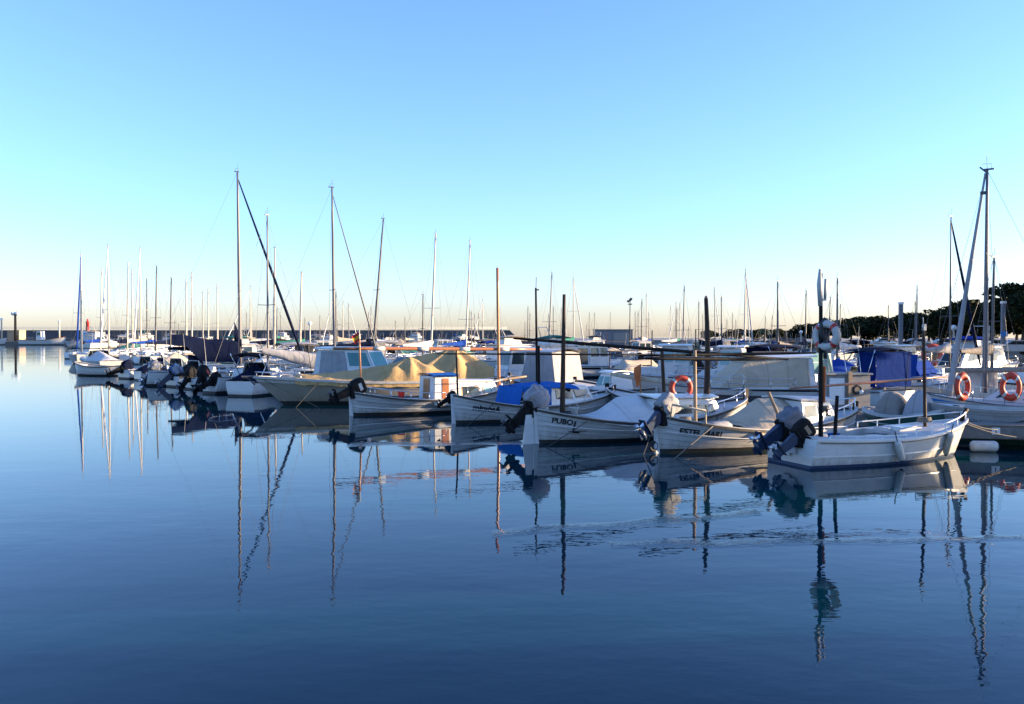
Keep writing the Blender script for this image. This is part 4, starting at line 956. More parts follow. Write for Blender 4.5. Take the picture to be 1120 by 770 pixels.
# named boats of the second row
f = Frame('motor_launch', 'white motor cruiser with wide pale green windscreen behind the lifebuoy mast', 'boat', 930, 37.5, 850, 40.5, GB)
h = motorboat(f, 'cuddy', B=2.5, zs=(.9, .9, 1.15), glass='paleglass'); 
c = House(f.L * .40, f.L * .56, 1.05, .85, 1.3, 2.25, .05, .55, .15); 
for s_ in ('stb', 'port', 'front'): pane(c.q[s_], .03, .97, .03, .97, 'paleglass', f.root, None, .012, 'tall_windscreen')
f = Frame('motor_launch', 'white runabout under a navy folding top with royal blue side curtain', 'boat', 982, 33.6, 905, 36.6, GB)
h = motorboat(f, 'bimini', B=2.3, zs=(.9, .86, 1.1), canvas='navy', curtain='royal')
MB().sheet(lambda u, v: (f.L * (.05 + .24 * u), .99, 1.05 + v * 1.32), 5, 5, .012).build('side_curtain', 'royal', f.root)
f = Frame('motor_launch', 'white runabout with bright royal blue covers buttoned over its windscreen', 'boat', 975, 39.0, 1048, 36.5, GB)
h = motorboat(f, 'screen', B=2.3, zs=(.95, .9, 1.15), canvas='royal')
for sg, yy in ((-1, -1.0),):
    MB().sheet(lambda u, v: (f.L * (.16 + .42 * u), -1.0 + .2 * v, 1.25 + v * .95), 6, 6, .02).build('screen_cover', 'royal', f.root)
f = Frame('fishing_boat', 'dark green hulled wooden boat with taupe canvas bundles on its deck', 'boat', 948, 27.4, 1040, 25.6, GB)
h = llaut_base(f, 1.9, (.75, .62, .9), planks='anti_green', rub='whitec', post=.1)
for x0, x1, w_, hh, cm in ((.18, .48, .62, .72, 'taupe'), (.52, .80, .55, .78, 'greyc')):
    def fn(u, v, x0=x0, x1=x1, w_=w_, hh=hh):
        k = abs(2 * v - 1); e = (math.sin(math.pi * min(.999, max(.001, u)))) ** .35
        return (f.L * (x0 + (x1 - x0) * u), (2 * v - 1) * w_, .58 + hh * e * (1 - k ** 3) + .06 * noise.noise(Vector((u * 6, v * 6, x0))))
    MB().sheet(fn, 18, 16, .015).build('canvas_bundle', cm, f.root)
# pontoon lockers (grey-brown cabinets with a coiled hose)
t = thing('dock_locker', 'grey board dock locker with pale door, post and coiled hose on the pontoon', 'locker', (wx(905, 28.6), 28.6, .55), R(8))
MB().box((.75, .35, .62), (1.5, .7, 1.1)).build('cabinet', 'boxgrey', t, .02); MB().box((.75, .35, 1.20), (1.62, .82, .06)).build('lid', 'boxgrey', t, .01)
MB().box((.33, -.012, .64), (.52, .03, .86)).build('door', 'signwhite', t, .008); MB().box((.74, -.05, .66), (.14, .12, 1.25)).build('post', 'woodlight', t, .01)
MB().torus((1.0, -.05, .70), .13, .03, 'Y', 18, 6).torus((1.0, -.10, .70), .12, .028, 'Y', 18, 6).build('hose_reel', 'ropedark', t)
MB().blob((1.12, -.10, .62), (.07, .06, .07)).build('tap_cover', 'signwhite', t)
# grey llaut EL ... on the far right with a green band
f = Frame('fishing_boat', 'grey llaut with green lower band lettered EL MAR moored beside the pontoon', 'boat', 1016, 26.2, 1215, 23.4, GB)
h = Hull(f.L, 1.9, (1.02, .92, 1.25), draft=.35, tr=0, rake=.4, srake=.1, fl=.5, boot=.30, full=.62)
h.skin(['plank_grey', 'anti_green'], f.root); h.deck('deckw', f.root, pit=(.2, .75, .7, .3)); h.sweep('gunwale', 'boxgrey', f.root, 1.0, .035, .04); h.sweep('strake', 'lbwhite', f.root, .60, .012, .012, .006)
letters('EL MAR', .17, h, f.root, .115, .78, name='name_lettering'); letters('7a BA-32', .09, h, f.root, .28, .62, name='registration')
rope([world_of(f, h.top(.70, -1, -.15)), world_of(f, h.p(.46, .55, -1, .06))], .016, 'ropedark', 'dark line hanging along the side of the grey EL MAR boat')
rope([(wx(1052, 22.0), 22.0, .86), (wx(1130, 23.0), 23.0, .34)], .014, 'rope', 'pale mooring rope from the white launch bow past the numbered pontoon', .10)

# white sailboat at the far right: blue stripe, grey furled sails, two red lifebuoys
f = Frame('sailing_boat', 'white sailboat with blue hull stripe, silver mast, long grey boom and leaning furled sail', 'sailboat', 1215, 27.4, 1025, 30.2)
L = f.L; mx = (f.at(1078, 400)).x
h = sailboat(f, mx, wz(184, 28.9), 2.4, 'greyc', 'alu', None, None, band='bluepaint', boom=False, spread=(.62,), stripe=(.70, .86), rmast=.075)
foot = Vector((mx, 0, 1.1)); top = Vector((mx, 0, wz(184, 28.9)))
def along(a, b_, ra, rb, nm, m, n=10):
    mb = MB(); a, b_ = Vector(a), Vector(b_); return mb.tube([a.lerp(b_, i / n) for i in range(n + 1)], [(ra + (rb - ra) * i / n) * (1 + .12 * noise.noise(Vector((i * .9, ra * 50, 0)))) for i in range(n + 1)], 9).build(nm, m, f.root)
b0, b1 = f.at(1034, 405), f.at(1140, 404); along(b0, b1, .085, .09, 'boom', 'taupe')
along(f.at(1038, 437), f.at(1076, 190), .11, .035, 'furled_jib', 'greyc')
along((mx + .02, -.16, 1.3), (mx + .02, -.16, wz(335, 28.6)), .13, .06, 'furled_mainsail', 'greyc')
MB().sheet(lambda u, v: (mx - .35 + u * .95, -.20 - .10 * math.sin(u * 3.1), 1.78 - .62 * v * (1 - .5 * u) + .1 * (1 - u)), 8, 8, .05).build('sail_bag', 'whitec', f.root)
MB().tube([top.lerp(foot, .012) + Vector((.0, 0, 0)), top + Vector((.22, 0, .12))], .03, 6).box(top.lerp(foot, .10) + Vector((.12, 0, 0)), (.16, .1, .1)).build('masthead_light', 'mastdark', f.root)
p = f.at(938, 470) if False else None
pane([Vector((L * .36, -1.02, .55)), Vector((L * .44, -1.02, .55)), Vector((L * .44, -1.02, .80)), Vector((L * .36, -1.02, .80))], 0, 1, 0, 1, 'glass', f.root, 'signwhite', .02, 'porthole')
for px, lab in ((1053, 'red lifebuoy hanging under the boom next to the leaning grey furled sail'), (1106, 'red lifebuoy hanging under the boom end, farthest along from the leaning furled sail')):
    q = wp(px, 423, 28.0 if px < 1080 else 27.4); lifebuoy(q, lab, 'orange', .30, .095, Matrix.Diagonal((.78, 1, 1.15)), rz=R(20 if px < 1080 else -30))
# another white hull behind it
f = Frame('sailing_boat', 'plain white lettered hull lying directly behind the two red lifebuoys', 'sailboat', 1190, 31.5, 1062, 33.5, GB)
h = Hull(f.L, 2.4, (1.35, 1.25, 1.45), draft=.4, tr=.7, rake=.6, srake=-.1, fl=.6, boot=.12); h.skin(['white', 'anti'], f.root); h.deck('deckw', f.root); h.sweep('toe_rail', 'wood', f.root, 1.0, .025, .03)
House(f.L * .3, f.L * .75, .8, .5, 1.25, 1.75, .1, .5, .1).body('white', f.root)
letters('MARINA', .16, h, f.root, .60, .72, side=1)
# slim mast boat at 1038
f = Frame('sailing_boat', 'small white sailboat with slim dark mast and navy furled jib before the tall trees', 'sailboat', 1000, 47.5, 1068, 50)
h = sailboat(f, f.at(1039, 380).x, wz(237, 48.8), None, 'greyc', 'mastdark', 'navy', None, spread=(.35,), rmast=.055)

# ---- llauts and cruisers seen between the PUBOL and the cream curtained cruiser
f = Frame('fishing_boat', 'taupe hulled llaut with small white teal-windowed wheelhouse and white spray cover', 'boat', 716, 34.2, 632, 37.2, GB)
h = llaut_base(f, 2.0, (.95, .80, 1.10), planks='plank_grey', post=.18, postm='black'); c = House(f.L * .40, f.L * .68, .75, .55, .75, 1.48, .05, .35, .12); c.body('white', f.root, 'wheelhouse', .06); c.roof('white', f.root, .06, .03, .06)
for s_ in ('stb', 'port'): c.win(s_, .08, .45, .35, .85, 'teal', f.root); c.win(s_, .55, .9, .35, .85, 'teal', f.root)
c.win('front', .1, .9, .3, .85, 'teal', f.root)
letters('7a PM-2-904', .12, h, f.root, .66, .75, side=1, name='registration')
f = Frame('fishing_boat', 'taupe hulled llaut with a rolled tan sail on a spar and an orange pennant', 'boat', 762, 31.4, 668, 33.6, GB)
h = llaut_base(f, 2.0, (.85, .66, 1.0), planks='plank_grey', post=.2, postm='black')
yard(f, (f.L * .30, -.4, 1.25), (f.L * .98, .1, 1.55), .085, 'cream', 'rolled_sail')
pole(f.root, (f.L * .62, .1, .6), (f.L * .62, .1, 1.95), .03, .025, 'varnish', 'flagstaff'); MB().sheet(lambda u, v: (f.L * .62 + u * .28 * (1 - .3 * v), .1 + .05 * math.sin(v * 5), 1.95 - v * .72 - u * .15), 6, 8, .01).build('pennant', 'orangecloth', f.root)
letters('7a PM-1-67', .13, h, f.root, .52, .72, side=1, name='registration')
f = Frame('cabin_cruiser', 'white cruiser with three tall cabin windows and hooped bow rail behind the orange pennant', 'boat', 792, 43.5, 676, 45.0, GB)
h = motorboat(f, 'pilothouse', B=2.7, zs=(1.0, 1.0, 1.25), glass='paleglass')
f = Frame('cabin_cruiser', 'white cruiser with raised wheelhouse and pale windscreen beyond the brown foremast', 'boat', 845, 41.5, 748, 43.0, GB)
h = motorboat(f, 'pilothouse', B=2.6, zs=(1.0, .95, 1.2), glass='paleglass')
f = Frame('fishing_boat', 'white boat with pale grey canvas deckhouse and orange flag', 'boat', 640, 39.0, 560, 42.0, GB)
h = llaut_base(f, 2.2, (.95, .80, 1.05), post=.2); L = f.L
MB().sheet(lambda u, v: (L * (.22 + .44 * u), (v - .5) * 2.0, 2.28 + .12 * (1 - (2 * v - 1) ** 2)), 8, 8, .05).build('canopy', 'whitec', f.root)
c = House(L * .20, L * .70, 1.0, .9, .80, 2.28, .25, .45, .05)
for s_ in ('stb', 'port', 'back', 'front'): pane(c.q[s_], .0, 1, 0, 1, 'greyc', f.root, None, .02, 'side_curtain')
t_ = world_of(f, (0, 0, 0)); q = f.at(583, 402, -1.1); pole(f.root, q + Vector((0, 0, -.9)), q + Vector((0, 0, .25)), .05, .05, 'wood', 'flagstaff'); MB().sheet(lambda u, v: (q.x - .25 + u * .55, q.y - .08, q.z + .12 + u * .2 - v * .42), 5, 5, .015).build('flag', 'orangecloth', f.root)
# pilot house boat with teal windows behind the tent
f = Frame('cabin_cruiser', 'white cruiser with teal windows and beige canvas after curtain behind the tan tent', 'boat', 345, 46.0, 452, 44.0, GB)
h = motorboat(f, 'open', B=2.8, zs=(1.0, .95, 1.3)); L = f.L
c = House(L * .10, L * .74, 1.15, .85, .9, 2.28, .15, .75, .16); c.body('white', f.root, 'wheelhouse', .04); c.roof('white', f.root, .12, .05, .08)
pane(c.q['stb'], .10, .55, .10, .95, 'greyc', f.root, None, .02, 'side_curtain'); c.win('stb', .60, .95, .42, .90, 'teal', f.root, 'white'); c.win('port', .05, .45, .42, .90, 'teal', f.root, 'white'); c.win('front', .06, .94, .42, .92, 'teal', f.root, 'white')
pane(c.q['back'], .05, .95, .35, .92, 'teal', f.root, None, .02, 'window')

# ================================================================== LEFT CLUSTER
GL = 'small boats moored stern out at the open end of the row'
def small(name, label, ps, ds, pb, db, kind, **k):
    f = Frame(name, label, 'boat', ps, ds, pb, db, GL); return f, motorboat(f, kind, **k)
ZL = (.62, .58, .85)
def bow_of(ps, ds, dx, dy): x = wx(ps, ds) + dx; return 560 + F_PX * x / (ds + dy), ds + dy
def small2(name, label, ps, ds, kind, dx=2.2, dy=2.9, **k): return small(name, label, ps, ds, *bow_of(ps, ds, dx, dy), kind, **k)
f, h = small2('motor_launch', 'white launch with black folded top on chrome legs and navy cockpit cover', 262, 43.6, 'covered', 1.0, 2.8, B=2.0, canvas='navy')
MB().sheet(lambda u, v: (f.L * (.12 + .34 * u), (v - .5) * 1.8, 2.05 + .12 * (1 - (2 * v - 1) ** 2) - .1 * (2 * u - 1) ** 2), 8, 8, .07).build('canopy', 'blackc', f.root)
for x0, x1 in ((.14, .46), (.44, .14)):
    for sg in (1, -1): MB().tube([(f.L * x1, sg * .86, .7), (f.L * x0, sg * .86, 2.1)], .024, 6).build('canopy_leg', 'steel', f.root)
f, h = small2('motor_launch', 'white launch with navy side band and black tilted outboard', 207, 49.2, 'open', B=1.8, zs=ZL, band='navy', engine='black', esc=1.05)
f, h = small2('motor_launch', 'white launch under a black cover, next to the navy banded launch', 188, 51.6, 'covered', 1.9, 2.4, B=1.8, zs=ZL, canvas='blackc', engine='motor_cover_blue', esc=1.1)
f, h = small2('motor_launch', 'white launch with its grey bagged outboard beside the navy boom tent', 167, 56.5, 'cuddy', B=1.9, zs=ZL, engine='motor_cover', esc=1.15)
f, h = small2('motor_launch', 'white launch under a navy cover, beyond the boom tent', 150, 59.2, 'covered', 2.6, 2.2, B=1.9, zs=ZL, canvas='navy')
f, h = small2('motor_launch', 'white cabin launch with navy bagged outboard near the plain white dinghy', 135, 61.5, 'cuddy', B=2.0, zs=ZL)
outboard(f.root, -.1, .2, .62, 66, 'navy', 'black', 1.2, -20, True, seed=3)
f = Frame('rowing_boat', 'plain white wooden dinghy with upright stem, outermost of the near left boats', 'boat', 133, 66.0, 84, 67.0); h = llaut_base(f, 1.7, (.75, .66, 1.0), 'white', 'rub', 'anti', pit=(.15, .85, .78, .2), post=.05)
f, h = small('motor_launch', 'grey hulled launch with white bow cover beside the plain white dinghy', 122, 78.0, 92, 84.0, 'covered', B=2.4, hullm='plank_grey', canvas='whitec')
f, h = small('motor_launch', 'white launch with pale cloth rolled along its side by the outermost masts', 176, 66, 214, 73, 'fullcover', B=2.4, canvas='cream')

# ================================================================== SAILBOATS WITH THEIR MASTS
GS = 'sailing boats with bare masts across the harbour'
def sail(px_top, py_top, px_base, D, label, L=8.0, ang=24, **k):
    """the mast stands at column px_base; the hull lies round it"""
    a = R(ang); mxx = k.pop('mx', .58) * L; b = Vector((wx(px_base, D), D, 0)); d = Vector((math.cos(a), math.sin(a), 0)); s0 = b - d * mxx
    f = Frame.__new__(Frame); f.L = L; f.rz = a; f.a = s0; f.root = thing('sailing_boat', label, 'sailboat', s0, a, GS)
    lean = -(wx(px_top, D) - wx(px_base, D)) / max(.35, math.cos(a)) if abs(math.cos(a)) > .3 else 0
    sailboat(f, mxx, wz(py_top, D), lean=lean, **k); return f
sail(261, 189, 263, 55, 'sailboat with tall silver mast, navy boom tent and leaning dark furled jib', 9.0, 20, canvas='navy', jib='navy', mastm='alu', hood='navy', rmast=.10, mx=.60, spread=(.42, ))
# its boom tent
fb = bpy.context.scene.objects
tf = [o for o in COL.objects if o.get('label', '').startswith('sailboat with tall silver mast, navy')][0]
def boom_tent(u, v):
    k = abs(2 * v - 1); drop = max(0, k - .62) / .38; side = .25 + .9 * max(0, min(1, (u - .22) / .2)) * (1 - .25 * u)
    return (1.4 + u * 3.9, (v - .5) * 2.1 * (1 - .15 * drop), 2.72 - .42 * u + .34 * (1 - k) + .06 * math.sin(u * 9) * (1 - drop) - side * drop + .05 * noise.noise(Vector((u * 5, v * 6, 1))))
MB().sheet(boom_tent, 26, 22, .015).build('boom_tent', 'navy', tf)
MB().sheet(lambda u, v: (5.25 + .45 * (v - .5), .12 * math.sin(u * 6), 1.3 + u * (2.6 - 1.1 * v)), 10, 6, .12).build('mast_cover', 'navy', tf)
sail(293, 236, 293, 49, 'sailboat with plain mid-height mast and red-marked black outboards by the chrome-legged top', 6.8, 57, boom=False, canvas='whitec', mastm='alu', rmast=.06, spread=(.42,))
sail(364, 206, 366, 48.5, 'sailboat with tall grey mast, thin leaning forestay and long pale grey sail bag', 6.6, 24, boom=False, canvas='greyc', mastm='alu', jib='mastdark', jr=.5, rmast=.08, mx=.66, spread=(.44,))
g_ = [o for o in COL.objects if o.get('label', '').startswith('sailboat with plain mid')][0]
outboard(g_, -.12, .45, .70, 40, 'black', 'black', 1.2, 20, False, badge='redpaint'); outboard(g_, -.12, -.35, .62, 60, 'black', 'black', .95, -5, False)
g_ = [o for o in COL.objects if o.get('label', '').startswith('sailboat with tall grey mast')][0]
def bag(u, v):
    a = 2 * math.pi * v; x = 4.1 - 3.6 * u; rad = (.30 * (1 - u) + .12) * (1 + .22 * noise.noise(Vector((u * 8, math.cos(a) * 1.5, math.sin(a) * 1.5)))); return (x, rad * .7 * math.cos(a), 1.45 + .75 * u + rad * 1.25 * math.sin(a))
MB().grid(bag, 26, 14).build('sail_bag', 'greyc', g_); MB().tube([(4.15, 0, 1.25), (.4, 0, 2.15)], .05, 8).build('boom', 'alu', g_)
sail(419, 239, 407, 66, 'sailboat whose dark mast leans noticeably, next to the tall grey mast', 8.5, 24, canvas='navy', mastm='mastdark', spread=(.5,), rmast=.09)
sail(476, 255, 471, 74, 'sailboat with slightly leaning white mast and wide spreaders above the tent', 8.5, 60, canvas='whitec', mastm='mastwhite', spread=(.40,), rmast=.09)
sail(514, 263, 509, 80, 'sailboat with slender white mast and low wide spreaders, royal blue sail cover', 8.5, 60, canvas='royal', mastm='mastwhite', spread=(.32,), rmast=.08)
sail(604, 298, 600, 88, 'sailboat with pale hooked-top mast between the two black poles', 8, 60, canvas='navy', mastm='alu', spread=(.4,), rmast=.08)
sail(749, 313, 747, 92, 'sailboat with grey mast and single cross spreader beyond the brown foremast', 8, 60, canvas='navy', mastm='alu', spread=(.35,), rmast=.09)
sail(816, 295, 814, 96, 'sailboat with thin white mast and cross spreaders beyond the cream curtained cruiser', 8.5, 60, canvas='royal', mastm='mastwhite', jib='whitec', spread=(.25,), rmast=.085)
sail(911, 325, 906, 84, 'sailboat with short leaning mast by the round tree clump', 6.5, 60, canvas='navy', mastm='mastdark', spread=(), rmast=.07)
sail(1005, 313, 1002, 72, 'small sailboat with short leaning mast in front of the quay trees', 6.5, 60, canvas='greyc', mastm='alu', spread=(), rmast=.06)
sail(882, 318, 881, 80, 'sailboat with short dark mast just behind the lifebuoy pole', 7, 60, canvas='navy', mastm='mastdark', spread=(), rmast=.075)
sail(301, 271, 300, 96, 'far sailboat with tall cream mast between the two nearest left masts', 9, 24, canvas='navy', mastm='mastwhite', spread=(.4,), rmast=.12)
sail(330, 298, 328, 100, 'far sailboat with sunlit cream mast to the tall grey mast\'s open water side', 9, 24, canvas='greenc', mastm='mastwhite', spread=(.4,), rmast=.13)
left = [(88, 277, 89, 96, 'outermost left sailboat with white mast, blue furled jib and grey hull', 'royal'), (121, 268, 119, 98, 'tall white masted sailboat, second from the open water, grey hull', 'whitec'), (111, 294, 110, 118, 'shorter pale mast squeezed beside the second mast from open water', None),
        (156, 271, 154, 104, 'sailboat with twin-looking leaning white furled jib and mast at far left', 'whitec'), (140, 287, 139, 112, 'slim white mast just outside the leaning white furled jib', None), (146, 295, 145, 126, 'thin grey mast half hidden next to the leaning white jib', None),
        (171, 291, 170, 100, 'sailboat with darker bronze mast among the far left group', None), (161, 305, 161, 135, 'short pale mast between the white jib and the bronze mast', None), (187, 304, 186, 96, 'sailboat with dark lower mast and folded sail at far left', None),
        (204, 306, 204, 118, 'grey mast paired closely with a taller cream mast', None), (210, 299, 210, 120, 'taller cream mast of the close pair at far left', None), (228, 317, 228, 140, 'short thin mast before the navy boom tent', None), (238, 311, 238, 122, 'cream mast just outside the tall silver mast', None)]
for i, (a, b_, c_, D, lab, jb) in enumerate(left):
    sail(a, b_, c_, D, lab, 8.0 if D < 110 else 8.5, (289 if i == 0 else 281) if jb else 62 + (i * 7) % 12, canvas=('navy', 'whitec', 'royal', 'cream')[i % 4], mastm='mastdark' if 'dark' in lab or 'bronze' in lab else 'mastwhite', jib=jb, spread=(.40,), rmast=.10 if D < 105 else .11, detail=D < 105, hullm='plank_grey' if 'grey hull' in lab else 'white')

# ================================================================== BACKGROUND FLEET
protos = []
def proto(name, cat, look, fn, L):
    f = Frame.__new__(Frame); f.L = L; f.rz = 0; f.a = Vector((0, 0, 0)); f.root = thing(name, look, cat, (0, 0, 0), 0); fn(f); protos.append([name, cat, look, f.root, L, False]); return f
CV = {'navy': 'navy blue', 'royal': 'bright blue', 'whitec': 'white', 'cream': 'cream', 'greyc': 'grey', 'greenc': 'dark green', 'blackc': 'black', 'taupe': 'brown'}
random.seed(21)
proto('motor_launch', 'boat', 'white launch under {c} tent cover', lambda f: motorboat(f, 'covered', B=2.2, canvas='navy', engine='black', esc=1.2), 5.6)
proto('motor_launch', 'boat', 'white runabout with {c} folding top', lambda f: motorboat(f, 'bimini', B=2.3, zs=(.8, .78, 1.05), canvas='navy'), 6.0)
proto('motor_launch', 'boat', 'white boat wrapped in {c} full cover', lambda f: motorboat(f, 'fullcover', B=2.3, zs=(.8, .78, 1.05), canvas='navy', engine='motor_cover'), 5.8)
proto('cabin_cruiser', 'boat', 'white wheelhouse boat with {c} trim', lambda f: (motorboat(f, 'pilothouse', B=2.4, zs=(.85, .8, 1.1), band='navy', canvas='navy')), 6.4)
proto('cabin_cruiser', 'boat', 'white flybridge cruiser with {c} bridge cover', lambda f: motorboat(f, 'flybridge', B=2.8, zs=(1.0, 1.0, 1.3), canvas='navy'), 7.6)
proto('motor_launch', 'boat', 'white open launch with {c} hull band', lambda f: motorboat(f, 'open', B=2.1, band='navy', engine='motor_cover_light'), 5.2)
proto('motor_launch', 'boat', 'white cuddy launch with {c} hull band', lambda f: motorboat(f, 'cuddy', B=2.3, band='navy', engine='black', esc=1.2), 6.0)
def lproto(f):
    h = llaut_base(f, 2.1, (.85, .6, .95), post=.25); h.tarp(f.root, 'navy', .20, .80, [(.2, .05), (.3, .7), (.7, .7), (.8, .1)], .1, nu=24, nv=14)
    pole(f.root, (f.L * .72, 0, .5), (f.L * .72, 0, 3.4), .05, .035, 'wood', 'mast'); pole(f.root, (f.L * .1, 0, .5), (f.L * .1, 0, 2.0), .04, .035, 'wood', 'awning_pole'); yard(f, (f.L * .05, 0, 1.95), (f.L * .85, 0, 2.05), .035, 'wood')
proto('fishing_boat', 'boat', 'wooden poled llaut with {c} awning', lproto, 6.2)
proto('sailing_boat', 'sailboat', 'white sailboat with {c} sail cover', lambda f: sailboat(f, 4.4, 9.2, None, 'navy', 'mastwhite', None, None, rmast=.085), 7.6)
proto('sailing_boat', 'sailboat', 'long sailboat with furled jib and {c} cover', lambda f: sailboat(f, 5.0, 10.6, None, 'navy', 'mastwhite', 'whitec', 'navy', rmast=.095), 8.8)
proto('sailing_boat', 'sailboat', 'small grey masted sailboat with {c} cover', lambda f: sailboat(f, 3.6, 6.8, None, 'navy', 'mastdark', None, None, spread=(.45,), rmast=.075), 6.4)
MARK = [(95, 'outermost white mast'), (150, 'leaning white jib'), (205, 'close pair of masts'), (262, 'tall silver mast'), (300, 'far cream mast'), (330, 'sunlit cream mast'), (366, 'tall grey mast'), (408, 'leaning dark mast'), (440, 'tan tent'), (471, 'white mast over tent'), (509, 'slender white mast'), (545, 'varnished mast'),
        (586, 'first black pole'), (617, 'thick PUBOL mast'), (655, 'grey harbour building'), (690, 'floodlight pole'), (725, 'knotty brown pole'), (773, 'brown foremast'), (815, 'curtained cruiser mast'), (850, 'palm tree'), (893, 'white lifebuoy'), (945, 'navy folding top'), (985, 'square grey post'), (1040, 'slim dark mast'), (1085, 'silver mast')]
DW = ['just behind', 'behind', 'well behind', 'far behind', 'farthest behind']
used = {}
V = Vector((.85, .527, 0)); U = Vector((-.63, .777, 0)); O = Vector((6.4, 20.4, 0))
KEEP = [o for o in COL.objects if o.parent is None and o.get('category') in ('boat', 'sailboat') and o not in [p[3] for p in protos]]
occ = []
for o in KEEP:
    xs = [ch for ch in o.children if ch.name.split('.')[0] == 'hull']
    if xs:
        Lh = max(v.co.x for v in xs[0].data.vertices); d = Vector((math.cos(o.rotation_euler.z), math.sin(o.rotation_euler.z), 0))
        for k in range(5): occ.append(o.location + d * Lh * k / 4)
def free(p, d, L):
    for k in range(5):
        q = p + d * L * k / 4
        for w in occ:
            if (q.x - w.x) ** 2 + (q.y - w.y) ** 2 < 2.35 ** 2: return False
    return True
rows = [(0.0, 1), (9.6, -1), (24.5, 1), (33.6, -1), (49, 1), (58.5, -1), (76, 1), (86, -1), (106, 1), (134, 1)]
nfill = 0; cand = []
for ri, (off, sgn) in enumerate(rows):
    t = -45.0
    while t < 150:
        t += random.uniform(3.0, 3.6) * (1 + max(0, t) / 130); cand.append((ri, off + random.uniform(-.3, .3), sgn, t))
for ri, off, sgn, t in cand:
    p = O + V * off + U * t
    if p.y < 32 or p.y > 165: continue
    px = 560 + F_PX * p.x / p.y
    if px < 84 or px > 1075: continue
    if p.x > 40 + (p.y - 60) * .11: continue                    # the quay
    if p.y > 140 and random.random() < .25: continue
    pk = random.choices(range(len(protos)), [4, 4, 4, 4, 2, 3, 4, 4.5, 2.2, 1.2, 4] if ri > 1 or t > 30 else [4, 4, 4, 3, 0, 3, 4, 3, 0, 0, 0])[0]
    if pk in (8, 9) and px > 540 and p.y < 125: pk = 10
    name, cat, look, root, L, done = protos[pk]
    d = V * sgn; s0 = p if sgn > 0 else p + V * L
    if not free(s0, d, L): continue
    cv = random.choice(['navy', 'navy', 'royal', 'whitec', 'cream', 'greyc', 'greenc', 'blackc', 'blackc', 'taupe']); lab = None
    for m_ in sorted(MARK, key=lambda q: abs(q[0] - px))[:4]:
        for shift in (0, 1, -1):
            k = min(4, max(0, int((p.y - 30) / 28) + shift)); L_ = ' '.join(('%s %s the %s' % (look.format(c=CV[cv]), DW[k], m_[1])).split()[:16])
            if L_ not in used: lab = L_; break
        if lab: break
    if not lab: continue
    used[lab] = 1
    c = root if not done else copy_tree(root); protos[pk][5] = True
    c.location = s0 + Vector((0, 0, random.uniform(-.03, .03))); c.rotation_euler = (R(random.uniform(-1, 1)), 0, math.atan2(d.y, d.x) + R(random.uniform(-5, 5)))
    tag(c, lab, cat, GB if ri < 2 else 'boats moored on the pontoons farther back')
    recolour(c, {M['navy'].name: cv})
    for k in range(5): occ.append(s0 + d * L * k / 4)
    nfill += 1
rm = random.Random(5); nm = 0; ALT = ['navy', 'royal', 'whitec', 'greyc', 'greenc', 'blackc', 'taupe', 'cream']
for k_ in range(1200):
    if nm >= 62: break
    px = rm.choice([rm.uniform(150, 470), rm.uniform(300, 760), rm.uniform(420, 960)]); D = rm.uniform(96, 190); p = Vector((wx(px, D), D, 0))
    if p.x > 38 + (D - 60) * .10: continue
    pk = rm.choice([8, 9, 10, 10, 10, 7])
    if pk in (8, 9) and px > 540 and D < 130: pk = 10
    name, cat, look, root, L, done = protos[pk]
    d = Vector((math.cos(R(62)), math.sin(R(62)), 0)) * rm.choice((1, -1)); s0 = p - d * L * .5
    if not free(s0, d, L): continue
    cv = rm.choice(ALT); lab = None
    for m_ in sorted(MARK, key=lambda q: abs(q[0] - px))[:5]:
        for k in (4, 3, 2):
            L_ = ' '.join(('%s %s the %s' % (look.format(c=CV[cv]), DW[k], m_[1])).split()[:16])
            if L_ not in used: lab = L_; break
        if lab: break
    if not lab: continue
    used[lab] = 1; c = root if not done else copy_tree(root); protos[pk][5] = True
    c.location = s0; c.rotation_euler = (R(rm.uniform(-1.2, 1.2)), 0, math.atan2(d.y, d.x) + R(rm.uniform(-6, 6))); sc_ = rm.uniform(.75, 1.12); c.scale = (sc_, sc_, sc_ * rm.uniform(.8, 1.15))
    tag(c, lab, cat, 'masted boats moored far out in the harbour'); recolour(c, {M['navy'].name: cv, M['mastwhite'].name: rm.choice(['mastwhite', 'mastwhite', 'mastdark', 'alu'])})
    for k in range(5): occ.append(s0 + d * L * k / 4)
    nm += 1
rb_ = random.Random(9); nb = 0
for k_ in range(600):
    if nb >= 44: break
    px = rb_.uniform(92, 560); D = rb_.uniform(195, 285); pk = rb_.choice([0, 1, 2, 3, 3, 4, 4, 6, 10]); name, cat, look, root, L, done = protos[pk]
    a_ = R(rb_.choice((75, 255, 20, 200)) + rb_.uniform(-12, 12)); d = Vector((math.cos(a_), math.sin(a_), 0)); s0 = Vector((wx(px, D), D, 0)) - d * L * .5
    if not free(s0, d, L): continue
    cv = rb_.choice(ALT); lab = None
    for m_ in sorted(MARK, key=lambda q: abs(q[0] - px))[:5]:
        for w_ in ('under the breakwater near', 'below the breakwater past'):
            L_ = ' '.join(('%s %s the %s' % (look.format(c=CV[cv]), w_, m_[1])).split()[:16])
            if L_ not in used: lab = L_; break
        if lab: break
    if not lab: continue
    used[lab] = 1; c = root if not done else copy_tree(root); protos[pk][5] = True
    sc_ = rb_.uniform(1.0, 1.45); c.location = s0; c.rotation_euler = (0, 0, a_); c.scale = (sc_, sc_, sc_)
    tag(c, lab, cat, 'small boats lying under the breakwater'); recolour(c, {M['navy'].name: cv})
    for k in range(5): occ.append(s0 + d * L * k / 4)
    nb += 1
for pr in protos:
    if not pr[5]:
        for ch in list(pr[3].children_recursive): bpy.data.objects.remove(ch)
        bpy.data.objects.remove(pr[3])
print('fleet', nfill)

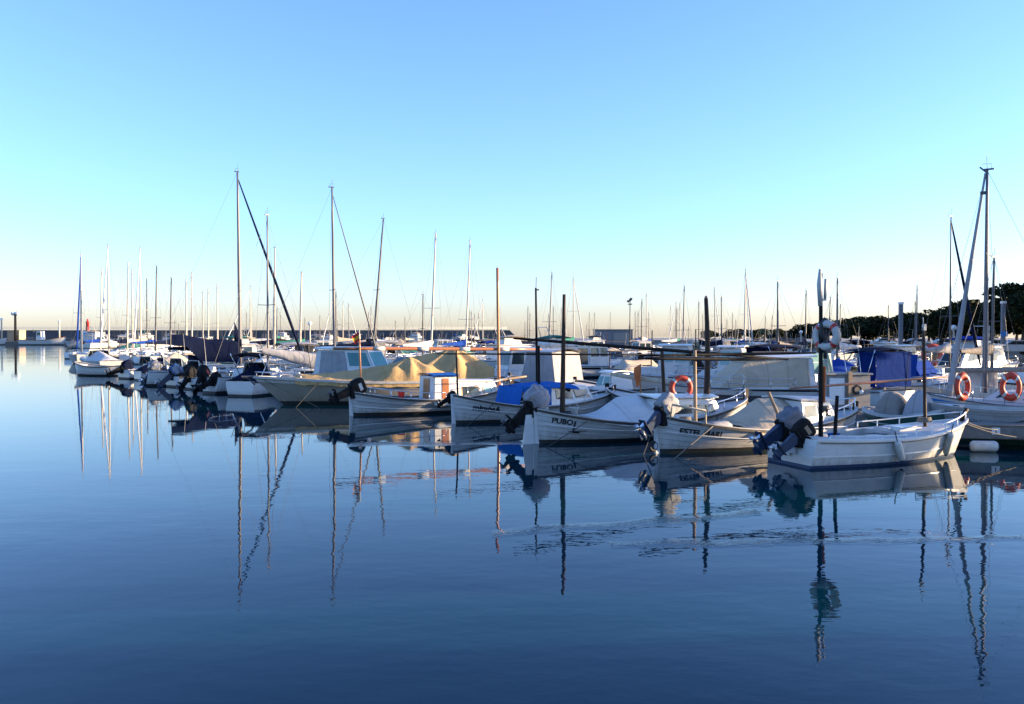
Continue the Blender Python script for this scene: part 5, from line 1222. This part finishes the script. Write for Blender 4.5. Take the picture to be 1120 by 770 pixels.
# ---- pontoons
def pontoon(off, t0, t1, label, w=1.5):
    a, b_ = O + V * off + U * t0, O + V * off + U * t1; d = b_ - a; L = d.length
    t = thing('pontoon', label, 'pontoon', a, math.atan2(d.y, d.x))
    MB().box((L / 2, 0, .36), (L, w, .30)).build('deck_beam', 'concrete', t)
    MB().box((L / 2, 0, .53), (L, w - .1, .035)).build('decking', 'deckplank', t)
    x = 1.0
    while x < L: MB().box((x, 0, .05), (1.6, w * .8, .5)).build('float', 'concrete', t); x += 6 if L < 100 else 9
    return t
pontoon(8.4, -4, 52, 'concrete pontoon with timber decking between the front row and the row behind')
pontoon(31.8, -24, 70, 'second long pontoon, behind the cream curtained cruiser'); pontoon(56.8, -40, 75, 'third long pontoon farther back among the boats'); pontoon(84.6, -60, 80, 'most distant long pontoon among the masts')
# near finger with the number plate
t = thing('pontoon', 'weathered concrete finger pontoon with white number plate 1 below the grey llaut', 'pontoon', (wx(1018, 23.4), 23.4, 0), R(-9))
MB().box((3.5, .4, .46), (7, .8, .34)).build('deck_beam', 'concrete', t, .02); MB().box((3.5, .4, .645), (7, .84, .03)).build('decking', 'deckplank', t)
for x in (.6, 3.2, 5.6): MB().tube([(x, .35, -1), (x, .35, .35)], .14, 10).build('pile', 'anti', t)
pl = MB().box((1.62, -.012, .50), (.20, .02, .18)).build('number_plate', 'signwhite', t, .004)
cu = bpy.data.curves.new('numeral', 'FONT'); cu.body = '1'; cu.size = .17; cu.align_x = 'CENTER'; cu.align_y = 'CENTER'; cu.offset = .004
tmp = bpy.data.objects.new('numeral', cu); COL.objects.link(tmp); me = bpy.data.meshes.new_from_object(tmp.evaluated_get(bpy.context.evaluated_depsgraph_get())); bpy.data.objects.remove(tmp)
me.materials.clear(); me.materials.append(M['ink']); o = bpy.data.objects.new('numeral', me); COL.objects.link(o); o.parent = pl; o.rotation_euler = (R(90), 0, 0); o.location = (1.62, -.026, .50)
q = Vector((wx(1062, 22.9), 22.9, .14)); fender(q, q + Vector((.68, -.08, 0)), .145, 'fat white cylindrical fender floating under the numbered finger pontoon', True)

# ================================================================== QUAY: trees, lamps, cars, posts, buildings
def leaf_crown(rx, ry, rz, n, size, seed, mats=('leaf', 'leaf2'), flat=.5):
    rnd = random.Random(seed); mb = MB()
    lobes = [(Vector((rnd.uniform(-.6, .6) * rx, rnd.uniform(-.6, .6) * ry, rnd.uniform(-.5, .62) * rz)), rnd.uniform(.22, .52)) for _ in range(20)]
    for i in range(n):
        c, r_ = rnd.choice(lobes); d = Vector((rnd.gauss(0, 1), rnd.gauss(0, 1), rnd.gauss(0, 1))).normalized(); k = rnd.uniform(.55, 1.06) ** .6
        p = c + Vector((d.x * rx, d.y * ry, d.z * rz)) * r_ * k
        s_ = size * rnd.uniform(.6, 1.3); a = Vector((rnd.gauss(0, 1), rnd.gauss(0, 1), rnd.gauss(0, .7))).normalized(); b_ = a.orthogonal().normalized(); b_.rotate(Matrix.Rotation(rnd.uniform(0, 6.3), 3, a))
        mb.face([mb.vert(q) for q in (p - a * s_, p + b_ * s_ * .5, p + a * s_, p - b_ * s_ * .5)], 1 if rnd.random() < .2 else 0)
    return mb.build('crown', mats, None, recalc=False)
def trunk(hh, r, seed):
    rnd = random.Random(seed); mb = MB(); top = Vector((rnd.uniform(-.2, .2), rnd.uniform(-.2, .2), hh)); mb.tube([Vector((0, 0, -.1)), top * .5 + Vector((.08, 0, 0)), top], [r * 1.4, r, r * .75], 9)
    for k in range(5):
        a = 2 * math.pi * k / 5 + rnd.uniform(-.3, .3); e = top + Vector((math.cos(a) * 1.3, math.sin(a) * 1.3, rnd.uniform(1.0, 1.9))); mb.tube([top - Vector((0, 0, .2)), top.lerp(e, .5) + Vector((0, 0, .25)), e], [r * .55, r * .4, r * .15], 6)
    return mb.build('trunk', 'bark')
crowns = [leaf_crown(3.2, 3.2, 2.3, 6500, .22, s_) for s_ in (1, 2, 3)]; trunks = [trunk(2.5, .20, s_) for s_ in (1, 2, 3)]
tree_first = [True] * 3
def tree(x, y, hgt, wid, label, i, group='broad dark trees along the quay'):
    k = i % 3; t = thing('quay_tree', label, 'tree', (x, y, 1.15), random.uniform(0, 6), group)
    cr = crowns[k] if tree_first[k] else crowns[k].copy(); tr_ = trunks[k] if tree_first[k] else trunks[k].copy()
    if not tree_first[k]: COL.objects.link(cr); COL.objects.link(tr_)
    tree_first[k] = False; cr.parent = t; tr_.parent = t; zc = 1.15 + hgt
    bot = 1.3 if hgt > 5.4 else .25; hgt *= random.uniform(.90, 1.05); s_ = (hgt - bot) / 4.9; cr.location = (0, 0, hgt - 2.5 * s_); cr.scale = (wid / 5.6, wid / 5.6, s_); tr_.scale = (1, 1, max(.35, (hgt - 2.5 * s_ - .2) / 3.2))
TR = [(1118, 316, 92, 9.5, 'tallest broad tree on the quay behind the silver mast'), (1085, 322, 98, 8.5, 'dense dark tree standing right behind the silver mast'), (1058, 334, 106, 8, 'dark tree beside the gap in the quay tree row'), (1030, 337, 120, 8, 'dark round tree behind the slim dark mast'),
      (1003, 338, 135, 9, 'dark tree behind the small leaning quay mast'), (978, 342, 150, 8.5, 'dark tree with grey square post before it'), (955, 347, 172, 10, 'low dark tree, first of the crowded row after the round clump'), (930, 346, 190, 13, 'wide round dark tree clump next to the short leaning mast'), (905, 349, 215, 10, 'smaller dark tree against the white lifebuoy'), (880, 354, 235, 7.5, 'small dark tree just behind the lifebuoy pole'),
      (847, 359, 262, 6, 'small sparse tree beside the palm'), (825, 358, 270, 7, 'small dark tree on the open side of the palm'), (803, 358, 280, 6.5, 'smallest round tree standing alone near the low grey house'), (777, 360, 290, 5.5, 'tiny round tree behind the brown foremast')]
for i, (px, py, D, w, lab) in enumerate(TR): tree(wx(px, D), D, wz(py, D) - 1.15, w, lab, i)
for i, (px, D, h_, w) in enumerate([(1112, 118, 6.4, 8), (1070, 128, 5.4, 6.5), (1016, 140, 5.4, 7), (990, 158, 5.8, 6), (966, 178, 5.6, 7), (942, 205, 6.0, 8), (916, 228, 5.2, 7), (893, 255, 4.9, 6)]):
    tree(wx(px, D), D, h_, w, 'dark tree in the second line of trees, above the %s' % ('silver mast', 'slim dark mast', 'small leaning quay mast', 'square grey post', 'navy folding top', 'low quay post row', 'short leaning mast', 'white lifebuoy')[i], i + 1, 'second line of dark trees behind the quay')
# the same row goes on towards the camera, outside the picture, and shades the front boats
for i, (x, y, hg, w) in enumerate([(51, 84, 7.6, 9), (49, 74, 8.2, 9), (47.5, 64.5, 10.2, 8), (46, 54, 10.4, 8), (44.5, 44.6, 10.4, 6.3), (41.0, 29.6, 9.4, 4.4), (40.0, 24.1, 8.8, 3.9), (38.5, 17.7, 8.4, 4.9), (37.5, 11, 8.4, 6), (36.5, 4, 8.2, 6)]):
    tree(x, y + 2.2 * (y < 70), hg, w, 'broad dark tree of the quay row continuing beyond the silver mast sailboat', i)
# palm
D = 240; t = thing('palm_tree', 'lone palm with drooping fronds standing among the small quay trees', 'tree', (wx(836, D), D, 1.15))
hp = wz(358, D) - 1.15; MB().tube([(0, 0, -.1), (.1, 0, hp * .5), (0, 0, hp - .6)], [.35, .26, .24], 8).build('trunk', 'bark', t); mb = MB(); rnd = random.Random(4)
for k in range(34):
    a = rnd.uniform(0, 6.28); up = rnd.uniform(-.2, 1.2); ln = rnd.uniform(1.6, 2.5); P = [Vector((math.cos(a) * ln * s_, math.sin(a) * ln * s_, hp - .6 + up * s_ * 1.2 - 1.5 * s_ ** 2)) for s_ in (0, .35, .7, 1)]
    sd_ = Vector((-math.sin(a), math.cos(a), 0)) * .2
    for A, B_ in zip(P[:-1], P[1:]): mb.face([mb.vert(q) for q in (A - sd_, A + sd_, B_ + sd_ * .7, B_ - sd_ * .7)])
mb.build('crown', 'palm', t, recalc=False)

def car(px, D, m, label, ang=170):
    t = thing('parked_car', label, 'car', (wx(px, D), D, 1.16), R(ang), 'cars parked along the quay')
    prof = [(-2.1, .35), (-2.12, .75), (-1.95, .92), (-1.5, .98), (-.95, 1.40), (.35, 1.42), (1.05, .98), (1.9, .82), (2.1, .62), (2.1, .35)]
    mb = MB(); n = len(prof); A = [mb.vert((x, -.82 + (.12 if z > 1.1 else 0), z)) for x, z in prof]; B_ = [mb.vert((x, .82 - (.12 if z > 1.1 else 0), z)) for x, z in prof]
    mb.face(A); mb.face(B_[::-1])
    for i in range(n): mb.face((A[i], A[(i + 1) % n], B_[(i + 1) % n], B_[i]))
    mb.build('body', m, t, .04)
    for sg in (1, -1):
        y = sg * .80
        MB().prism([(-1.25, y - .02, 1.0), (.85, y - .02, 1.0), (.28, y - .02, 1.34), (-.85, y - .02, 1.34)], [(-1.25, y + .03, 1.0), (.85, y + .03, 1.0), (.28, y + .03 - sg * .07, 1.34), (-.85, y + .03 - sg * .07, 1.34)]).build('side_window', 'glass', t)
        for x in (-1.3, 1.35):
            w = MB().tube([(x, sg * .62, .32), (x, sg * .86, .32)], .32, 16).build('wheel', 'rubber', t); MB().tube([(x, sg * .85, .32), (x, sg * .875, .32)], .19, 12).build('rim', 'steel', w)
    return t
car(1108, 84, 'carsilver', 'silver car parked on the quay under the tallest tree', 172); car(1062, 92, 'carsilver', 'silver car parked on the quay in the gap between trees', 175)
car(1085, 96, 'carwhite', 'white car parked behind the silver mast', 170); car(1000, 128, 'carwhite', 'white car parked behind the small leaning quay mast', 176); car(1030, 108, 'cardark', 'dark blue car parked behind the slim dark mast', 174); car(965, 150, 'carsilver', 'silver car parked under the wide round tree clump', 174)

def post(px, py, D, w, label, m='grey_build', sign=None, zb=1.15):
    t = thing('light_column', label, 'post', (wx(px, D), D, zb)); hh = wz(py, D) - zb
    MB().box((0, 0, hh / 2), (w, w, hh)).build('column', m, t, .02); MB().box((0, 0, hh + .1), (w * 1.25, w * 1.25, .2)).build('lamp_head', 'lampglobe', t, .02)
    if sign: MB().box((0, -w * .6, hh * .42), (w * 1.9, .05, w * 1.5)).build('sign_plate', sign, t)
post(985, 333, 76, .30, 'square grey light column on the quay beside the small leaning mast', zb=.3); post(1097, 332, 80, .32, 'square grey light column with small blue plate under the tallest tree', sign='bluepaint')
def lamp(px, py, D, label, heads=1, zb=1.15, m='mastwhite', r=.09, gr=None):
    t = thing('street_lamp', label, 'lamp', (wx(px, D), D, zb)); hh = wz(py, D) - zb; r = max(r, D * .0006)
    MB().tube([(0, 0, 0), (0, 0, hh)], [r * 1.3, r], 8).build('pole', m, t)
    for k in range(heads):
        x = 0 if heads == 1 else (k - .5) * (gr or r) * 2.1; g_ = gr or r * 3.2; MB().blob((x, 0, hh + g_ * .5), (g_, g_, g_), 12, 8, e=1).build('globe', 'lampglobe', t)
    if heads > 1: MB().box((0, 0, hh - .1), ((gr or r * 3) * 3, r, r)).build('cross_arm', m, t)
lamp(876, 364, 150, 'round globe lamp on grey post behind the lifebuoy pole'); lamp(1043, 360, 90, 'round globe lamp by the slim dark mast')
lamp(17, 344, 288, 'dark pole with twin round lamps above the sandstone hut', 2, m='black', r=.34, gr=.68); lamp(65, 352, 290, 'white pier lamp beyond the white fishing boat bow', 1, r=.22, gr=.45); lamp(2, 350, 288, 'white pier lamp at the outermost end of the pier', 1, r=.22, gr=.45); lamp(339, 355, 120, 'small round lamp between the tall grey mast and sunlit cream mast', 1)
lamp(186, 366, 110, 'globe lamp low between the far left masts', 1) if False else None
# floodlight pole
D = 170; t = thing('floodlight_pole', 'thin floodlight pole with clustered lamps above the grey harbour building', 'lamp', (wx(689, D), D, 1.15)); hh = wz(327, D) - 1.15
MB().tube([(0, 0, 0), (0, 0, hh)], [.14, .08], 8).build('pole', 'mastdark', t); MB().box((0, 0, hh - 1.0), (.75, .2, .2)).build('cross_arm', 'mastdark', t)
for x, z in ((-.35, -.45), (.2, 0.0), (.0, -.2)): MB().box((x, 0, hh + z), (.42, .3, .4), ry=.3).build('floodlight', 'mastdark', t)
# buildings
t = thing('harbour_building', 'plain pale grey harbour building with flat roof below the floodlight pole', 'building', (wx(652, 175), 175, 1.15)); w = wx(692, 175) - wx(652, 175); hh = wz(361, 175) - 1.15
MB().box((w / 2, 3, hh / 2), (w, 6, hh)).build('wall', 'grey_build', t); MB().box((w / 2, 3, hh + .08), (w + .3, 6.3, .16)).build('roof', 'grey_build', t)
MB().box((w * .7, -.02, hh * .45), (w * .45, .06, hh * .7)).build('shutter', 'boxgrey', t)
t = thing('low_house', 'low dark house with flat roof between the small quay trees', 'building', (wx(848, 285), 285, 1.15)); w = wx(880, 285) - wx(848, 285)
MB().box((w / 2, 4, 1.6), (w, 8, 3.2)).build('wall', 'cardark', t); MB().box((w / 2, 4, 3.3), (w + .6, 8.6, .25)).build('roof', 'bark', t); MB().box((w * .3, -.03, 1.5), (1.6, .1, 1.4)).build('window', 'glass', t)
D = 290; t = thing('sandstone_hut', 'blank sandstone coloured hut on the pier under the twin round lamps', 'building', (wx(8, D), D, 1.1)); w = wx(21, D) - wx(8, D)
MB().box((w / 2, 2, 1.75), (w, 4, 3.5)).build('wall', 'stone', t); MB().box((w / 2, 2, 3.55), (w + .2, 4.2, .12)).build('roof', 'stone', t); MB().box((w * .75, -.02, 1.1), (.9, .06, 2.0)).build('door', 'wood', t)
t = thing('harbour_beacon', 'small red and white harbour beacon on a white block beside the outermost mast', 'beacon', (wx(96, 280), 280, .5))
MB().box((0, 0, 2.0), (2.2, 2.2, 4.0)).build('base', 'signwhite', t, .05); MB().lathe([(.5, 4.0), (.45, 6.6), (.62, 6.65), (.62, 6.85), (.3, 6.9), (.3, 7.5), (.08, 7.8)], n=14).build('tower', 'redpaint', t); MB().box((0, -1.12, 3.1), (1.3, .06, .5)).build('sign_plate', 'bluepaint', t)
# white fishing boat at the pier
f = Frame('trawler', 'white sunlit fishing boat with wheelhouse aft lying along the far left pier', 'boat', 23, 281, 70, 279)
h = Hull(f.L, 3.6, (1.7, 1.5, 2.6), draft=.8, tr=.75, rake=1.2, srake=0, fl=.6, boot=.25); h.skin(['white', 'anti'], f.root, n=18); h.deck('deckw', f.root); h.sweep('gunwale', 'varnish', f.root, 1.0, .08, .08)
c = House(f.L * .40, f.L * .52, 1.1, 1.0, 1.4, 4.4, .1, .2, .1); c.body('white', f.root, 'wheelhouse'); c.win('stb', .15, .85, .55, .85, 'glass', f.root)
pole(f.root, (f.L * .30, 0, 1.4), (f.L * .30, 0, 5), .12, .1, 'mastdark', 'mast')
MB().box((f.L * .25, 0, 2.0), (f.L * .2, 2.2, 1.1)).build('net_heap', 'taupe', f.root, .3)
f = Frame('trawler', 'white boat bow showing at the picture edge beside the sandstone hut', 'boat', -30, 281, 5, 280); h = Hull(f.L, 3.2, (1.5, 1.4, 2.3), draft=.8, tr=.75, rake=1.2, srake=0, fl=.6, boot=.25); h.skin(['white', 'anti'], f.root, n=18); h.deck('deckw', f.root)
# bollard posts along the quay edge
for i, (px, D) in enumerate([(960, 118), (968, 112), (976, 107), (984, 102), (992, 98), (1012, 92), (1022, 89), (1035, 86), (1048, 83)]):
    t = thing('quay_post', 'white topped concrete mooring post in the row along the quay edge', 'post', (wx(px, D), D, 1.15), 0, 'concrete posts along the quay edge'); MB().box((0, 0, .55), (.35, .35, 1.1)).build('shaft', 'quay', t, .03); MB().box((0, 0, 1.15), (.38, .38, .12)).build('cap', 'signwhite', t, .02)
lifebuoy(wp(1020, 388, 62), 'big red lifebuoy on a stand far off, beside the launch\'s brown foremast', 'orange', .62, .16)
t = [o for o in COL.objects if o.get('label', '').startswith('big red lifebuoy')][0]; MB().tube([(0, .25, -1.3), (0, .25, .9)], .07, 8).build('stand', 'mastwhite', t)
